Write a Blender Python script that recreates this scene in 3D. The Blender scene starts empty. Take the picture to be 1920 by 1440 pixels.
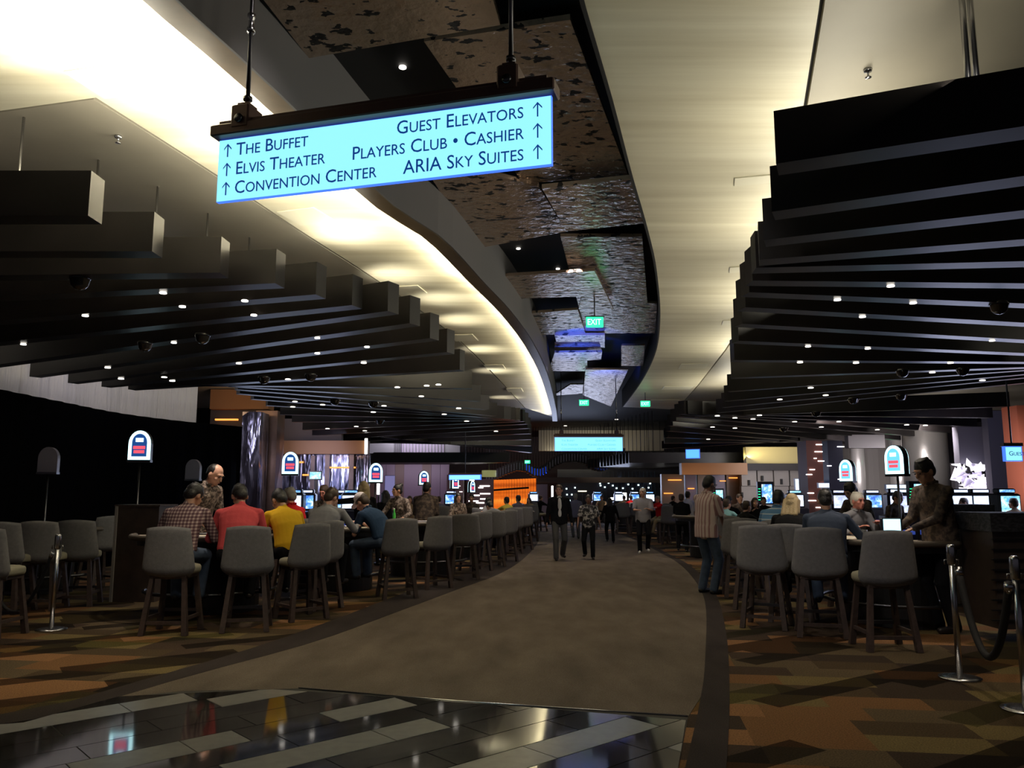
import bpy, bmesh, math, random
from math import radians as R, sin, cos, pi, sqrt
from mathutils import Vector, Matrix, Euler
random.seed(7)
S = bpy.context.scene
COL = S.collection
# ------------------------------------------------------------------ camera, world, exposure
HC = 1.52; PITCH = R(7.8); F = 1500.0
cd = bpy.data.cameras.new('camera'); cam = bpy.data.objects.new('camera', cd); COL.objects.link(cam)
cd.sensor_width = 36; cd.lens = 36 * F / 1920; cd.clip_end = 300
cam.location = (0, 0, HC); cam.rotation_euler = (R(90) + PITCH, 0, 0)
S.camera = cam
S.view_settings.view_transform = 'Standard'; S.view_settings.look = 'None'
S.view_settings.exposure = 0.12; S.view_settings.gamma = 1.0; S.view_settings.use_curve_mapping = False
w = bpy.data.worlds.new('world'); S.world = w; w.use_nodes = True
w.node_tree.nodes['Background'].inputs[0].default_value = (0.55, 0.5, 0.6, 1)
w.node_tree.nodes['Background'].inputs[1].default_value = 0.055

def ray(px, py):
    a = (px - 960) / F; b = (720 - py) / F
    return Vector((a, cos(PITCH) - b * sin(PITCH), sin(PITCH) + b * cos(PITCH)))
def onz(px, py, z=0.0):
    d = ray(px, py); t = (z - HC) / d.z
    return Vector((d.x * t, d.y * t, z))
def atY(px, py, Y):
    d = ray(px, py); t = Y / d.y
    return Vector((d.x * t, Y, HC + d.z * t))
def X(px, Y, py=925): return atY(px, py, Y).x
Z_CAN = 3.45; Z_CEIL = 4.8; Z_TOP = 5.45

# ------------------------------------------------------------------ materials
MATS = {}
def mat(name, col=(0.5, 0.5, 0.5), rough=0.6, metal=0.0, emit=None, es=0.0, spec=0.5, bump=0.0, bscale=50, var=0.0, vscale=8, coat=0.0, trans=0.0):
    if name in MATS: return MATS[name]
    m = bpy.data.materials.new(name); m.use_nodes = True; nt = m.node_tree; b = nt.nodes['Principled BSDF']
    b.inputs['Base Color'].default_value = (*col, 1); b.inputs['Roughness'].default_value = rough
    b.inputs['Metallic'].default_value = metal; b.inputs['Specular IOR Level'].default_value = spec
    b.inputs['Coat Weight'].default_value = coat; b.inputs['Transmission Weight'].default_value = trans
    if emit: b.inputs['Emission Color'].default_value = (*emit, 1); b.inputs['Emission Strength'].default_value = es
    if bump or var:
        tc = nt.nodes.new('ShaderNodeTexCoord')
    if bump:
        n = nt.nodes.new('ShaderNodeTexNoise'); n.inputs['Scale'].default_value = bscale; n.inputs['Detail'].default_value = 4
        bp = nt.nodes.new('ShaderNodeBump'); bp.inputs['Strength'].default_value = bump; bp.inputs['Distance'].default_value = 0.01
        nt.links.new(tc.outputs['Object'], n.inputs['Vector']); nt.links.new(n.outputs['Fac'], bp.inputs['Height']); nt.links.new(bp.outputs['Normal'], b.inputs['Normal'])
    if var:
        n = nt.nodes.new('ShaderNodeTexNoise'); n.inputs['Scale'].default_value = vscale; n.inputs['Detail'].default_value = 5
        r = nt.nodes.new('ShaderNodeValToRGB'); e = r.color_ramp.elements
        e[0].position = 0.3; e[1].position = 0.7
        e[0].color = (*[c * (1 - var) for c in col], 1); e[1].color = (*[min(1, c * (1 + var)) for c in col], 1)
        nt.links.new(tc.outputs['Object'], n.inputs['Vector']); nt.links.new(n.outputs['Fac'], r.inputs['Fac']); nt.links.new(r.outputs['Color'], b.inputs['Base Color'])
    MATS[name] = m; return m
class NT:
    """tiny node builder"""
    def __init__(s, name, rough=0.6, metal=0.0):
        s.m = bpy.data.materials.new(name); s.m.use_nodes = True; s.nt = s.m.node_tree; s.b = s.nt.nodes['Principled BSDF']
        s.b.inputs['Roughness'].default_value = rough; s.b.inputs['Metallic'].default_value = metal; MATS[name] = s.m
        s.tc = s.nt.nodes.new('ShaderNodeTexCoord')
    def set(s, sock, v):
        if hasattr(v, 'is_linked') or hasattr(v, 'links'): s.nt.links.new(v, sock)
        elif isinstance(v, (tuple, list)) and len(v) == 3 and sock.type == 'RGBA': sock.default_value = (*v, 1)
        else: sock.default_value = v
    def math(s, op, a, b=0.0, c=0.0):
        n = s.nt.nodes.new('ShaderNodeMath'); n.operation = op; s.set(n.inputs[0], a); s.set(n.inputs[1], b); s.set(n.inputs[2], c); return n.outputs[0]
    def mapping(s, src='Object', rot=(0, 0, 0), scale=(1, 1, 1), loc=(0, 0, 0)):
        n = s.nt.nodes.new('ShaderNodeMapping'); s.nt.links.new(s.tc.outputs[src], n.inputs[0])
        n.inputs['Rotation'].default_value = rot; n.inputs['Scale'].default_value = scale; n.inputs['Location'].default_value = loc; return n.outputs[0]
    def xyz(s, v):
        n = s.nt.nodes.new('ShaderNodeSeparateXYZ'); s.nt.links.new(v, n.inputs[0]); return n.outputs
    def comb(s, x, y, z=0.0):
        n = s.nt.nodes.new('ShaderNodeCombineXYZ'); s.set(n.inputs[0], x); s.set(n.inputs[1], y); s.set(n.inputs[2], z); return n.outputs[0]
    def white(s, v):
        n = s.nt.nodes.new('ShaderNodeTexWhiteNoise'); n.noise_dimensions = '3D'; s.nt.links.new(v, n.inputs[0]); return n.outputs[0]
    def noise(s, v, scale=5, detail=3, rough=0.5):
        n = s.nt.nodes.new('ShaderNodeTexNoise'); s.nt.links.new(v, n.inputs['Vector']); n.inputs['Scale'].default_value = scale; n.inputs['Detail'].default_value = detail; n.inputs['Roughness'].default_value = rough; return n.outputs['Fac']
    def ramp(s, f, stops, const=False):
        n = s.nt.nodes.new('ShaderNodeValToRGB'); s.nt.links.new(f, n.inputs[0]); cr = n.color_ramp
        if const: cr.interpolation = 'CONSTANT'
        while len(cr.elements) < len(stops): cr.elements.new(0.5)
        for e, (p, c) in zip(cr.elements, stops): e.position = p; e.color = (*c, 1)
        return n.outputs[0]
    def mix(s, f, a, b, mode='MIX'):
        n = s.nt.nodes.new('ShaderNodeMix'); n.data_type = 'RGBA'; n.blend_type = mode; s.set(n.inputs[0], f); s.set(n.inputs[6], a); s.set(n.inputs[7], b); return n.outputs[2]
    def bump(s, h, strength=0.5, dist=0.01):
        n = s.nt.nodes.new('ShaderNodeBump'); n.inputs['Strength'].default_value = strength; n.inputs['Distance'].default_value = dist
        s.nt.links.new(h, n.inputs['Height']); s.nt.links.new(n.outputs[0], s.b.inputs['Normal'])
    def base(s, c): s.set(s.b.inputs['Base Color'], c)
    def emit(s, c, st): s.set(s.b.inputs['Emission Color'], c); s.b.inputs['Emission Strength'].default_value = st

# patterned carpet: woven patches
def carpet_mat():
    n = NT('patterned_carpet', 0.95); v = n.mapping(rot=(0, 0, R(8))); x, y, z = n.xyz(v)
    row = n.math('FLOOR', n.math('DIVIDE', y, 0.33)); off = n.math('MULTIPLY', n.white(n.comb(row, 3.3)), 2.0)
    cell = n.math('FLOOR', n.math('DIVIDE', n.math('ADD', x, off), 0.72))
    r1 = n.white(n.comb(cell, row, 1.0))
    c1 = n.ramp(r1, [(0, (.06, .042, .03)), (.16, (.22, .115, .05)), (.33, (.09, .062, .035)), (.47, (.20, .15, .065)), (.62, (.13, .095, .055)), (.76, (.30, .155, .07)), (.9, (.075, .05, .035))], True)
    v2 = n.mapping(rot=(0, 0, R(-34))); x2, y2, z2 = n.xyz(v2)
    row2 = n.math('FLOOR', n.math('DIVIDE', y2, 0.26)); cell2 = n.math('FLOOR', n.math('DIVIDE', n.math('ADD', x2, n.math('MULTIPLY', n.white(n.comb(row2, 9.1)), 3.0)), 1.5))
    r2 = n.white(n.comb(cell2, row2, 7.0))
    c2 = n.ramp(r2, [(0, (.24, .22, .2)), (.3, (1, 1, 1)), (.85, (.5, .55, .4))], True)
    nz = n.noise(v, 90, 3); c3 = n.ramp(nz, [(.3, (.42, .42, .42)), (.7, (.95, .93, .9))])
    n.base(n.mix(1.0, n.mix(1.0, c1, c2, 'MULTIPLY'), c3, 'MULTIPLY')); n.b.inputs['Specular IOR Level'].default_value = 0.1
    n.bump(nz, 0.6, 0.004); return n.m
CARPET = carpet_mat()
def plain_carpet(name, col):
    n = NT(name, 0.95); v = n.mapping(scale=(1, .35, 1)); a = n.noise(v, 3, 4); b = n.noise(n.mapping(), 160, 2)
    c = n.ramp(a, [(.3, tuple(k * .8 for k in col)), (.7, tuple(k * 1.25 for k in col))]); d = n.ramp(b, [(.3, (.6, .6, .6)), (.7, (1.35, 1.35, 1.35))])
    n.base(n.mix(1.0, c, d, 'MULTIPLY')); n.b.inputs['Specular IOR Level'].default_value = 0.1; n.bump(b, 0.5, 0.004); return n.m
AISLE = plain_carpet('aisle_carpet', (.115, .093, .072)); BORDER = plain_carpet('border_carpet', (.035, .028, .026))
MARBLE_D = mat('dark_polished_stone', (.035, .03, .026), 0.06, var=.5, vscale=3, spec=.9)
MARBLE_L = mat('pale_stone', (.2, .195, .175), 0.28, var=.12, vscale=14, spec=.5)
GROUT = mat('grout', (.03, .028, .024), .8)
def cream():
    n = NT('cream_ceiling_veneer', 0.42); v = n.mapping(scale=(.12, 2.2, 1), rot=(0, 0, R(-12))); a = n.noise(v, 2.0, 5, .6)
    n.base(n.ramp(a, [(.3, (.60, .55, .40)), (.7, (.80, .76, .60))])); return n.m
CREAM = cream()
TAUPE = mat('dimmed_ceiling_taupe', (.30, .275, .22), .5, var=.1, vscale=1)  # darker tone stands in for dimmer light on the outer ceiling
LIP = mat('bronze_lip', (.16, .11, .06), .35, var=.15, vscale=4)
SOFFIT = mat('grey_soffit_paint', (.16, .155, .16), .7)
BLACK = mat('black_ceiling_paint', (.012, .012, .014), .7)
def mirror():
    n = NT('crinkled_metal', 0.25, 0.6); v = n.mapping(); a = n.noise(v, 7, 4, .55)
    h = n.noise(n.mapping(scale=(1, 1.6, 1)), 6.5, 3, .5); hole = n.math('GREATER_THAN', h, 0.60)
    n.base(n.mix(hole, (.50, .37, .28), (.008, .007, .007)))
    rr = n.math('ADD', n.math('MULTIPLY', hole, .4), .2); n.nt.links.new(rr, n.b.inputs['Roughness'])
    n.nt.links.new(n.math('MULTIPLY', n.math('SUBTRACT', 1.0, hole), .55), n.b.inputs['Metallic'])
    n.bump(n.math('ADD', a, n.math('MULTIPLY', hole, -.6)), 0.8, .03); return n.m
MIRROR = mirror()
SLAT = mat('dark_lacquered_slat', (.011, .009, .009), .36, spec=.45, var=.3, vscale=3)
CHROME = mat('brushed_chrome', (.55, .55, .57), .25, 1.0)
STEEL = mat('dark_steel', (.12, .12, .13), .35, 1.0)
BRONZE = mat('bronze_sign_case', (.14, .085, .07), .45, .4)
STOOL = mat('grey_stool_upholstery', (.19, .185, .19), .9, bump=.4, bscale=220, var=.1, vscale=30, spec=.2)
CUSH = mat('pale_seat_cushion', (.28, .26, .19), .85, bump=.3, bscale=150)
DARKWOOD = mat('dark_stool_wood', (.055, .036, .03), .5, var=.3, vscale=20)
TABLEB = mat('black_table_side', (.01, .009, .009), .5)
PADDING = mat('padded_armrest_leather', (.10, .08, .06), .5, bump=.2, bscale=60)
FELT = mat('pale_table_felt', (.60, .53, .42), .95, bump=.2, bscale=300)
WOODP = mat('podium_veneer', (.05, .035, .027), .4, var=.3, vscale=6)
CURTAIN = mat('black_drape', (.003, .003, .0035), 1.0, spec=.0)
def sheeting():
    n = NT('white_plastic_sheet', .45); a = n.noise(n.mapping(scale=(2.0, 2.0, .25)), 2.2, 5)
    n.base((.62, .60, .66)); n.bump(a, .9, .15); return n.m
SHEET = sheeting()

# ------------------------------------------------------------------ mesh helpers
def link(o, parent=None, loc=None):
    COL.objects.link(o)
    if parent is not None: o.parent = parent
    if loc is not None: o.location = loc
    return o
def tag(o, label=None, cat=None, group=None, kind=None):
    if label: o['label'] = label
    if cat: o['category'] = cat
    if group: o['group'] = group
    if kind: o['kind'] = kind
    return o
def empty(name, loc=(0, 0, 0), rz=0.0, label=None, cat=None, group=None, kind=None):
    o = bpy.data.objects.new(name, None); link(o); o.location = loc; o.rotation_euler = (0, 0, rz); o.empty_display_size = .2
    return tag(o, label, cat, group, kind)
class MB:
    def __init__(s): s.v = []; s.f = []; s.sm = []
    def add(s, vs, fs, smooth=False, M=None):
        k = len(s.v); s.v += [tuple(M @ Vector(p)) if M else tuple(p) for p in vs]
        s.f += [tuple(i + k for i in f) for f in fs]; s.sm += [smooth] * len(fs); return s
    def box(s, c, d, M=None, bev=0.0):
        x, y, z = [k / 2 for k in d]
        if bev <= 0:
            vs = [(c[0] + i * x, c[1] + j * y, c[2] + k * z) for i in (-1, 1) for j in (-1, 1) for k in (-1, 1)]
            return s.add(vs, [(0, 1, 3, 2), (4, 6, 7, 5), (0, 4, 5, 1), (2, 3, 7, 6), (0, 2, 6, 4), (1, 5, 7, 3)], False, M)
        b = min(bev, x * .9, y * .9, z * .9); prof = [(-z, -b), (-z + b, 0), (z - b, 0), (z, -b)]; rings = []
        for (zz, o) in prof:
            r = [];
            for (sx, sy) in ((1, 1), (-1, 1), (-1, -1), (1, -1)):
                X_, Y_ = x + o, y + o
                a = (sx * X_, sy * (Y_ - b)); e = (sx * (X_ - b), sy * Y_)
                pts = [a, e] if sx * sy > 0 else [e, a]
                r += [(c[0] + q[0], c[1] + q[1], c[2] + zz) for q in pts]
            rings.append(r)
        return s.loft(rings, caps=True, smooth=False, M=M)
    def loft(s, rings, caps=True, smooth=True, closed=True, M=None):
        n = len(rings[0]); vs = [p for r in rings for p in r]; fs = []
        for i in range(len(rings) - 1):
            for j in range(n if closed else n - 1):
                k = (j + 1) % n; fs.append((i * n + j, i * n + k, (i + 1) * n + k, (i + 1) * n + j))
        if caps: fs.append(tuple(range(n))[::-1]); fs.append(tuple(range((len(rings) - 1) * n, len(rings) * n)))
        return s.add(vs, fs, smooth, M)
    def tube(s, pts, r, n=8, M=None, caps=True):
        pts = [Vector(p) for p in pts]; rs = r if isinstance(r, (list, tuple)) else [r] * len(pts); rings = []
        up = None
        for i, p in enumerate(pts):
            t = (pts[min(i + 1, len(pts) - 1)] - pts[max(i - 1, 0)]).normalized()
            if up is None:
                up = t.orthogonal().normalized()
            up = (up - t * up.dot(t)).normalized(); b = t.cross(up)
            rings.append([tuple(p + (up * cos(2 * pi * k / n) + b * sin(2 * pi * k / n)) * rs[i]) for k in range(n)])
        return s.loft(rings, caps, True, True, M)
    def lathe(s, prof, n=16, c=(0, 0, 0), M=None, smooth=True):
        rings = [[(c[0] + r * cos(2 * pi * k / n), c[1] + r * sin(2 * pi * k / n), c[2] + z) for k in range(n)] for (r, z) in prof]
        return s.loft(rings, True, smooth, True, M)
    def sph(s, c, r, M=None, n=10, m=7):
        if not isinstance(r, (tuple, list)): r = (r, r, r)
        rings = []
        for i in range(1, m):
            a = pi * i / m; rings.append([(c[0] + r[0] * sin(a) * cos(2 * pi * k / n), c[1] + r[1] * sin(a) * sin(2 * pi * k / n), c[2] - r[2] * cos(a)) for k in range(n)])
        k0 = len(s.v); s.loft(rings, True, True, True, M); return s
    def cap(s, a, b, ra, rb, n=10, M=None):
        """round cone between two points (closed)"""
        a = Vector(a); b = Vector(b); d = b - a; L = d.length
        if L < 1e-6: return s.sph(a, max(ra, rb), M)
        t = d / L; u = t.orthogonal().normalized(); w_ = t.cross(u); rings = []
        for (base, r, angs) in ((a, ra, (-80, -50, -20)), (b, rb, (20, 50, 80))):
            for g in angs:
                g = R(g); rings.append([tuple(base + t * (r * sin(g)) + (u * cos(2 * pi * k / n) + w_ * sin(2 * pi * k / n)) * r * cos(g)) for k in range(n)])
        return s.loft(rings, True, True, True, M)
    def prism(s, poly, z0, z1, M=None):
        n = len(poly); vs = [(p[0], p[1], z0) for p in poly] + [(p[0], p[1], z1) for p in poly]
        fs = [tuple(range(n))[::-1], tuple(range(n, 2 * n))] + [(i, (i + 1) % n, n + (i + 1) % n, n + i) for i in range(n)]
        return s.add(vs, fs, False, M)
    def mesh(s, name):
        me = bpy.data.meshes.new(name); me.from_pydata(s.v, [], s.f); me.update()
        bm = bmesh.new(); bm.from_mesh(me); bmesh.ops.recalc_face_normals(bm, faces=bm.faces); 
        for f, q in zip(bm.faces, s.sm): f.smooth = q
        bm.to_mesh(me); bm.free(); return me
    def build(s, name, m, parent=None, loc=None, rz=None):
        me = s.mesh(name); me.materials.append(m); o = bpy.data.objects.new(name, me); link(o, parent, loc)
        if rz is not None: o.rotation_euler = (0, 0, rz)
        return o
def dup_tree(o, parent=None, loc=None, rz=None):
    c = o.copy(); COL.objects.link(c); c.parent = parent
    if loc is not None: c.location = loc
    if rz is not None: c.rotation_euler = (0, 0, rz)
    for ch in list(o.children): dup_tree(ch, c)
    return c
def kids(o): return list(o.children)
def smooth_line(pts, n=6):
    """Catmull-Rom through 2D/3D points"""
    out = []; P = [Vector(p) for p in pts]
    for i in range(len(P) - 1):
        p0 = P[max(i - 1, 0)]; p1 = P[i]; p2 = P[i + 1]; p3 = P[min(i + 2, len(P) - 1)]
        for k in range(n):
            t = k / n; out.append(0.5 * ((2 * p1) + (p2 - p0) * t + (2 * p0 - 5 * p1 + 4 * p2 - p3) * t * t + (3 * p1 - p0 - 3 * p2 + p3) * t ** 3))
    out.append(P[-1]); return out
def strip_mesh(A, B, z0, z1, name, m, parent=None):
    """solid between two polylines with equal point counts"""
    mb = MB(); n = len(A)
    for i in range(n - 1):
        pass
    vs = []; fs = []
    for i in range(n):
        vs += [(A[i][0], A[i][1], z0), (B[i][0], B[i][1], z0), (B[i][0], B[i][1], z1), (A[i][0], A[i][1], z1)]
    for i in range(n - 1):
        a = i * 4; b = a + 4
        for k in range(4): fs.append((a + k, a + (k + 1) % 4, b + (k + 1) % 4, b + k))
    fs += [(3, 2, 1, 0), (n * 4 - 4, n * 4 - 3, n * 4 - 2, n * 4 - 1)]
    return mb.add(vs, fs).build(name, m, parent)
def resample(pts, n):
    P = [Vector((p[0], p[1])) for p in pts]; L = [0]
    for i in range(len(P) - 1): L.append(L[-1] + (P[i + 1] - P[i]).length)
    out = []
    for k in range(n):
        d = L[-1] * k / (n - 1); i = 0
        while i < len(P) - 2 and L[i + 1] < d: i += 1
        t = (d - L[i]) / max(1e-9, L[i + 1] - L[i]); out.append(P[i].lerp(P[i + 1], min(1, t)))
    return out
def light(kind, name, loc, power, col=(1, 1, 1), size=.1, target=None, parent=None, spot=None, blend=.6, sizey=None):
    l = bpy.data.lights.new(name, kind); l.energy = power; l.color = col
    if kind == 'AREA':
        l.size = size
        if sizey: l.shape = 'RECTANGLE'; l.size_y = sizey
    else: l.shadow_soft_size = size
    if kind == 'SPOT': l.spot_size = R(spot or 60); l.spot_blend = blend
    o = bpy.data.objects.new(name, l); link(o); o.location = loc
    if target is not None: o.rotation_euler = (Vector(target) - Vector(loc)).to_track_quat('-Z', 'Y').to_euler()
    return o
# ================================================================== ROOM LIGHTS
WARM = (1.0, .84, .62); NEUT = (1.0, .93, .80)
def gl(pts, z=0.0): return [onz(x, y, z) for x, y in pts]
L_EDGE = resample(smooth_line(gl([(200, -60), (265, 0), (470, 175), (700, 385), (800, 450), (880, 530), (940, 590), (985, 650), (1015, 710), (1033, 770), (1036, 790)], Z_CEIL - .2)), 60)
L_LINE = resample(smooth_line(gl([(180, 183), (410, 330), (560, 430), (700, 520), (800, 590), (870, 645), (930, 705), (985, 765)], Z_CEIL)), 60)
R_EDGE = resample(smooth_line(gl([(1080, -60), (1095, 0), (1150, 190), (1185, 325), (1215, 430), (1232, 510), (1238, 600), (1228, 665), (1200, 720), (1168, 763)], Z_CEIL)), 60)
for i in range(2, 58, 2):      # LED strip tucked behind the bronze lip of the left cove
    p = L_EDGE[i]; t = (L_EDGE[i + 1] - L_EDGE[i - 1]).normalized(); nrm = Vector((-t.y, t.x))
    q = p + nrm * .03; seg = (L_EDGE[i + 1] - L_EDGE[i - 1]).length
    if q.y < 3.5: continue
    o = light('AREA', 'cove_strip_light', (q.x, q.y, Z_CEIL - .125), (19 if q.y < 12 else 9) * seg, (1, .90, .66), seg * .95, sizey=.03)
    d = Vector((nrm.x, nrm.y, .16)).normalized(); xx = Vector((t.x, t.y, 0)); zz = -d; yy = zz.cross(xx).normalized(); xx = yy.cross(zz)
    o.rotation_euler = Matrix((xx, yy, zz)).transposed().to_euler()
for (px, py, pw, sz) in ((60, 60, 16, .5), (230, 90, 16, .5), (330, 170, 15, .5), (440, 265, 13, .5), (540, 350, 11, .5), (640, 420, 9, .5)):     # unseen area lights added to widen the cove glow
    q = onz(px, py, Z_CEIL); light('AREA', 'unseen_wash_light', (q.x, q.y, Z_CEIL - .62), pw, (1, .93, .74), sz, (q.x, q.y, 9), sizey=sz)
for (px, py, pw) in ((655, 440, 40), (745, 515, 46), (830, 560, 34), (868, 600, 44), (905, 655, 46), (925, 695, 50), (945, 745, 50), (985, 770, 60)):   # uplights on the slat ends
    q = onz(px, py, Z_CEIL); light('SPOT', 'canopy_uplight', (q.x - .15, q.y - .05, 4.05), pw, (1, .93, .74), .03, (q.x, q.y, Z_CEIL), spot=95, blend=1)
for (x, y, pw, sx) in ((2.6, 3.6, 22, 1.6), (2.9, 6.5, 24, 1.4), (3.6, 9.0, 36, 1.8), (4.7, 12.5, 60, 2.2), (5.6, 17, 60, 2.6), (6.6, 23, 60, 3), (9, 9, 8, 2)):
    light('AREA', 'unseen_wash_light', (x, y, 3.86), pw, (1, .93, .74), sx, (x - 1.1, y, 6), sizey=.5)
for (x, y, pw) in ((-5.2, 6.5, 1.5), (-6, 12, 3), (-5, 20, 5)):
    light('AREA', 'unseen_wash_light', (x, y, 3.9), pw, (1, .9, .8), 1.5, (x, y, 6), sizey=.5)
# aisle and general fill from the recessed cans in the dark coffer
for (x, y, pw) in ((-.4, 6.4, 34), (.6, 10.5, 50), (1.2, 15, 60), (1.4, 20, 70), (2.6, 27, 90), (2.5, 35, 90)):
    light('SPOT', 'coffer_fill_spot', (x, y, 5.1), pw * 3.1, (1, .84, .68), .15, (x, y, 0), spot=100, blend=1)
for (x, y, pw) in ((2.6, 5.6, 36), (4.3, 7.0, 38), (-4.2, 7.6, 42), (-6.2, 9.2, 22), (-2.9, 8.2, 24), (3.1, 10, 18), (-1.6, 11.8, 20), (-.2, 17.2, 24), (4.4, 18, 24)):
    light('SPOT', 'canopy_downlight', (x, y, 3.4), pw * 1.9, WARM, .05, (x, y, 0), spot=85, blend=1)
light('SPOT', 'coffer_fill_spot', (.1, 4.9, 5.1), 230, (1, .9, .84), .15, (3.7, 8.8, .8), spot=44, blend=1)  # spot added to brighten the backs of the right stools
light('SPOT', 'coffer_fill_spot', (1.0, 12.5, 5.1), 170, (1, .88, .78), .15, (1.6, 19.5, 1.3), spot=40, blend=1)  # low front spot added to brighten faces down the aisle
light('SPOT', 'coffer_fill_spot', (-1.2, 4.6, 5.1), 60, (1, .9, .82), .15, (-3.2, 9.2, .9), spot=55, blend=1)
TABLE_LIGHTS = []
def table_light(x, y, pw=70, col=(1, .86, .72)):
    light('SPOT', 'table_spotlight', (x, y, 3.38), pw * 1.7, col, .06, (x, y + .1, 1.0), spot=66, blend=.7)
light('AREA', 'screen_glow', (9.5, 15.5, 1.9), 40, (.65, .7, 1), 2.5, (5, 11, 1.2), sizey=1.4)
light('AREA', 'screen_glow', (-6, 21, 1.7), 26, (.6, .7, 1), 3, (-4, 12, 1.3), sizey=1.2)
light('AREA', 'screen_glow', (3.4, 44, 2.2), 160, (.6, .7, 1), 6, (2, 22, 1.2), sizey=2)
for (px, py) in ((1090, 636), (1085, 668), (1140, 702)):
    q = onz(px, py, 5.0); light('SPOT', 'blue_reflection_spot', (q.x - .2, q.y - .6, 4.3), 260, (.03, .10, 1), .1, q, spot=70, blend=.3)  # added spots tint the panels blue in place of a mirrored blue source

# ================================================================== STRUCTURE: floor
floor = MB().box((0, 26, -.1), (60, 64, .2)).build('floor', CARPET); tag(floor, 'patterned orange and brown casino carpet under the gaming tables', None, None, 'structure')
LO = resample(smooth_line(gl([(-60, 1352), (51, 1338), (292, 1269), (467, 1218), (620, 1165), (770, 1108), (860, 1080), (940, 1050), (985, 1025), (1003, 1000), (1000, 985)])), 50)
LI = resample(smooth_line(gl([(-90, 1374), (44, 1357), (219, 1309), (365, 1266), (591, 1204), (740, 1150), (860, 1105), (940, 1075), (985, 1045), (1010, 1015), (1012, 998)])), 50)
RI = resample(smooth_line(gl([(1255, 1600), (1285, 1440), (1310, 1330), (1322, 1240), (1322, 1130), (1300, 1085), (1270, 1055), (1235, 1035), (1200, 1017), (1165, 1003)])), 50)
RO = resample(smooth_line(gl([(1345, 1600), (1362, 1440), (1368, 1300), (1362, 1190), (1345, 1120), (1320, 1085), (1290, 1058), (1250, 1037), (1212, 1018), (1175, 1003)])), 50)
strip_mesh(LO, LI, .0, .006, 'carpet_border', BORDER, floor); strip_mesh(RI, RO, .0, .006, 'carpet_border', BORDER, floor)
medge = [(44, 1357), (219, 1309), (340, 1297), (560, 1292), (860, 1317), (1290, 1345)]
ME = gl(medge)
poly = [p for p in LI if p.y > ME[1].y + .05]
ap = [ME[1], *poly, *[p for p in reversed(RI) if p.y > ME[-1].y + .02], ME[5], ME[4], ME[3], ME[2]]
MB().prism([(p[0], p[1]) for p in ap], 0, .005).build('aisle_carpet', AISLE, floor)
# stone entrance paving: individual planks laid along one direction, cut to the carpet edge
mp = [(p.x, p.y) for p in ME] + [(onz(1272, 1440).x, onz(1272, 1440).y), (onz(1240, 1640).x, onz(1240, 1640).y), (-9, 2.0), (-9, 3.6), (onz(-90, 1374).x, onz(-90, 1374).y)]
MB().prism(mp, 0, .004).build('stone_bed', GROUT, floor)
def clip_poly(sub, clip):
    """Sutherland-Hodgman: clip must be convex and counter-clockwise"""
    out = sub
    for i in range(len(clip)):
        a, b = clip[i], clip[(i + 1) % len(clip)]; inp, out = out, []
        if not inp: break
        side = lambda p: (b[0] - a[0]) * (p[1] - a[1]) - (b[1] - a[1]) * (p[0] - a[0])
        for k in range(len(inp)):
            p, q = inp[k], inp[(k + 1) % len(inp)]; sp_, sq = side(p), side(q)
            if sp_ >= 0: out.append(p)
            if (sp_ > 0) != (sq > 0) and sp_ != sq:
                t = sp_ / (sp_ - sq); out.append((p[0] + t * (q[0] - p[0]), p[1] + t * (q[1] - p[1])))
    return out
sA = onz(408, 1437); sB = onz(795, 1348); ud = (sB - sA).normalized(); vd = Vector((-ud.y, ud.x, 0))
W_ = .30; LEN = 1.0; org = sA - vd * .005
m0 = (ME[0].x, ME[0].y); m1 = (ME[1].x, ME[1].y + .02); k_ = (m0[1] - 2.0) / (m1[1] - m0[1]); m9 = (m0[0] - (m1[0] - m0[0]) * k_, 2.0)
clips = [[(onz(1240, 1640).x, onz(1240, 1640).y), (onz(1272, 1440).x, onz(1272, 1440).y), (ME[5].x, ME[5].y), (ME[4].x, ME[4].y), (ME[3].x, ME[3].y), m1, m0, m9], [m9, m0, (-9, 3.75), (-9, 2.0)]]
light_runs = []
for c in ([(408, 1437), (795, 1348)], [(587, 1335), (744, 1311)], [(800, 1437), (1167, 1345)], [(120, 1432), (365, 1388), (452, 1381)], [(-30, 1385), (219, 1312), (343, 1301)], [(372, 1306), (590, 1295)], [(1235, 1400), (1290, 1362)]):
    P = [onz(*q) for q in c]; vv = [(p - org).dot(vd) for p in P]; uu = [(p - org).dot(ud) for p in P]
    light_runs.append((sum(vv) / len(vv), min(uu), max(uu)))
rows = range(-9, 12)
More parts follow.
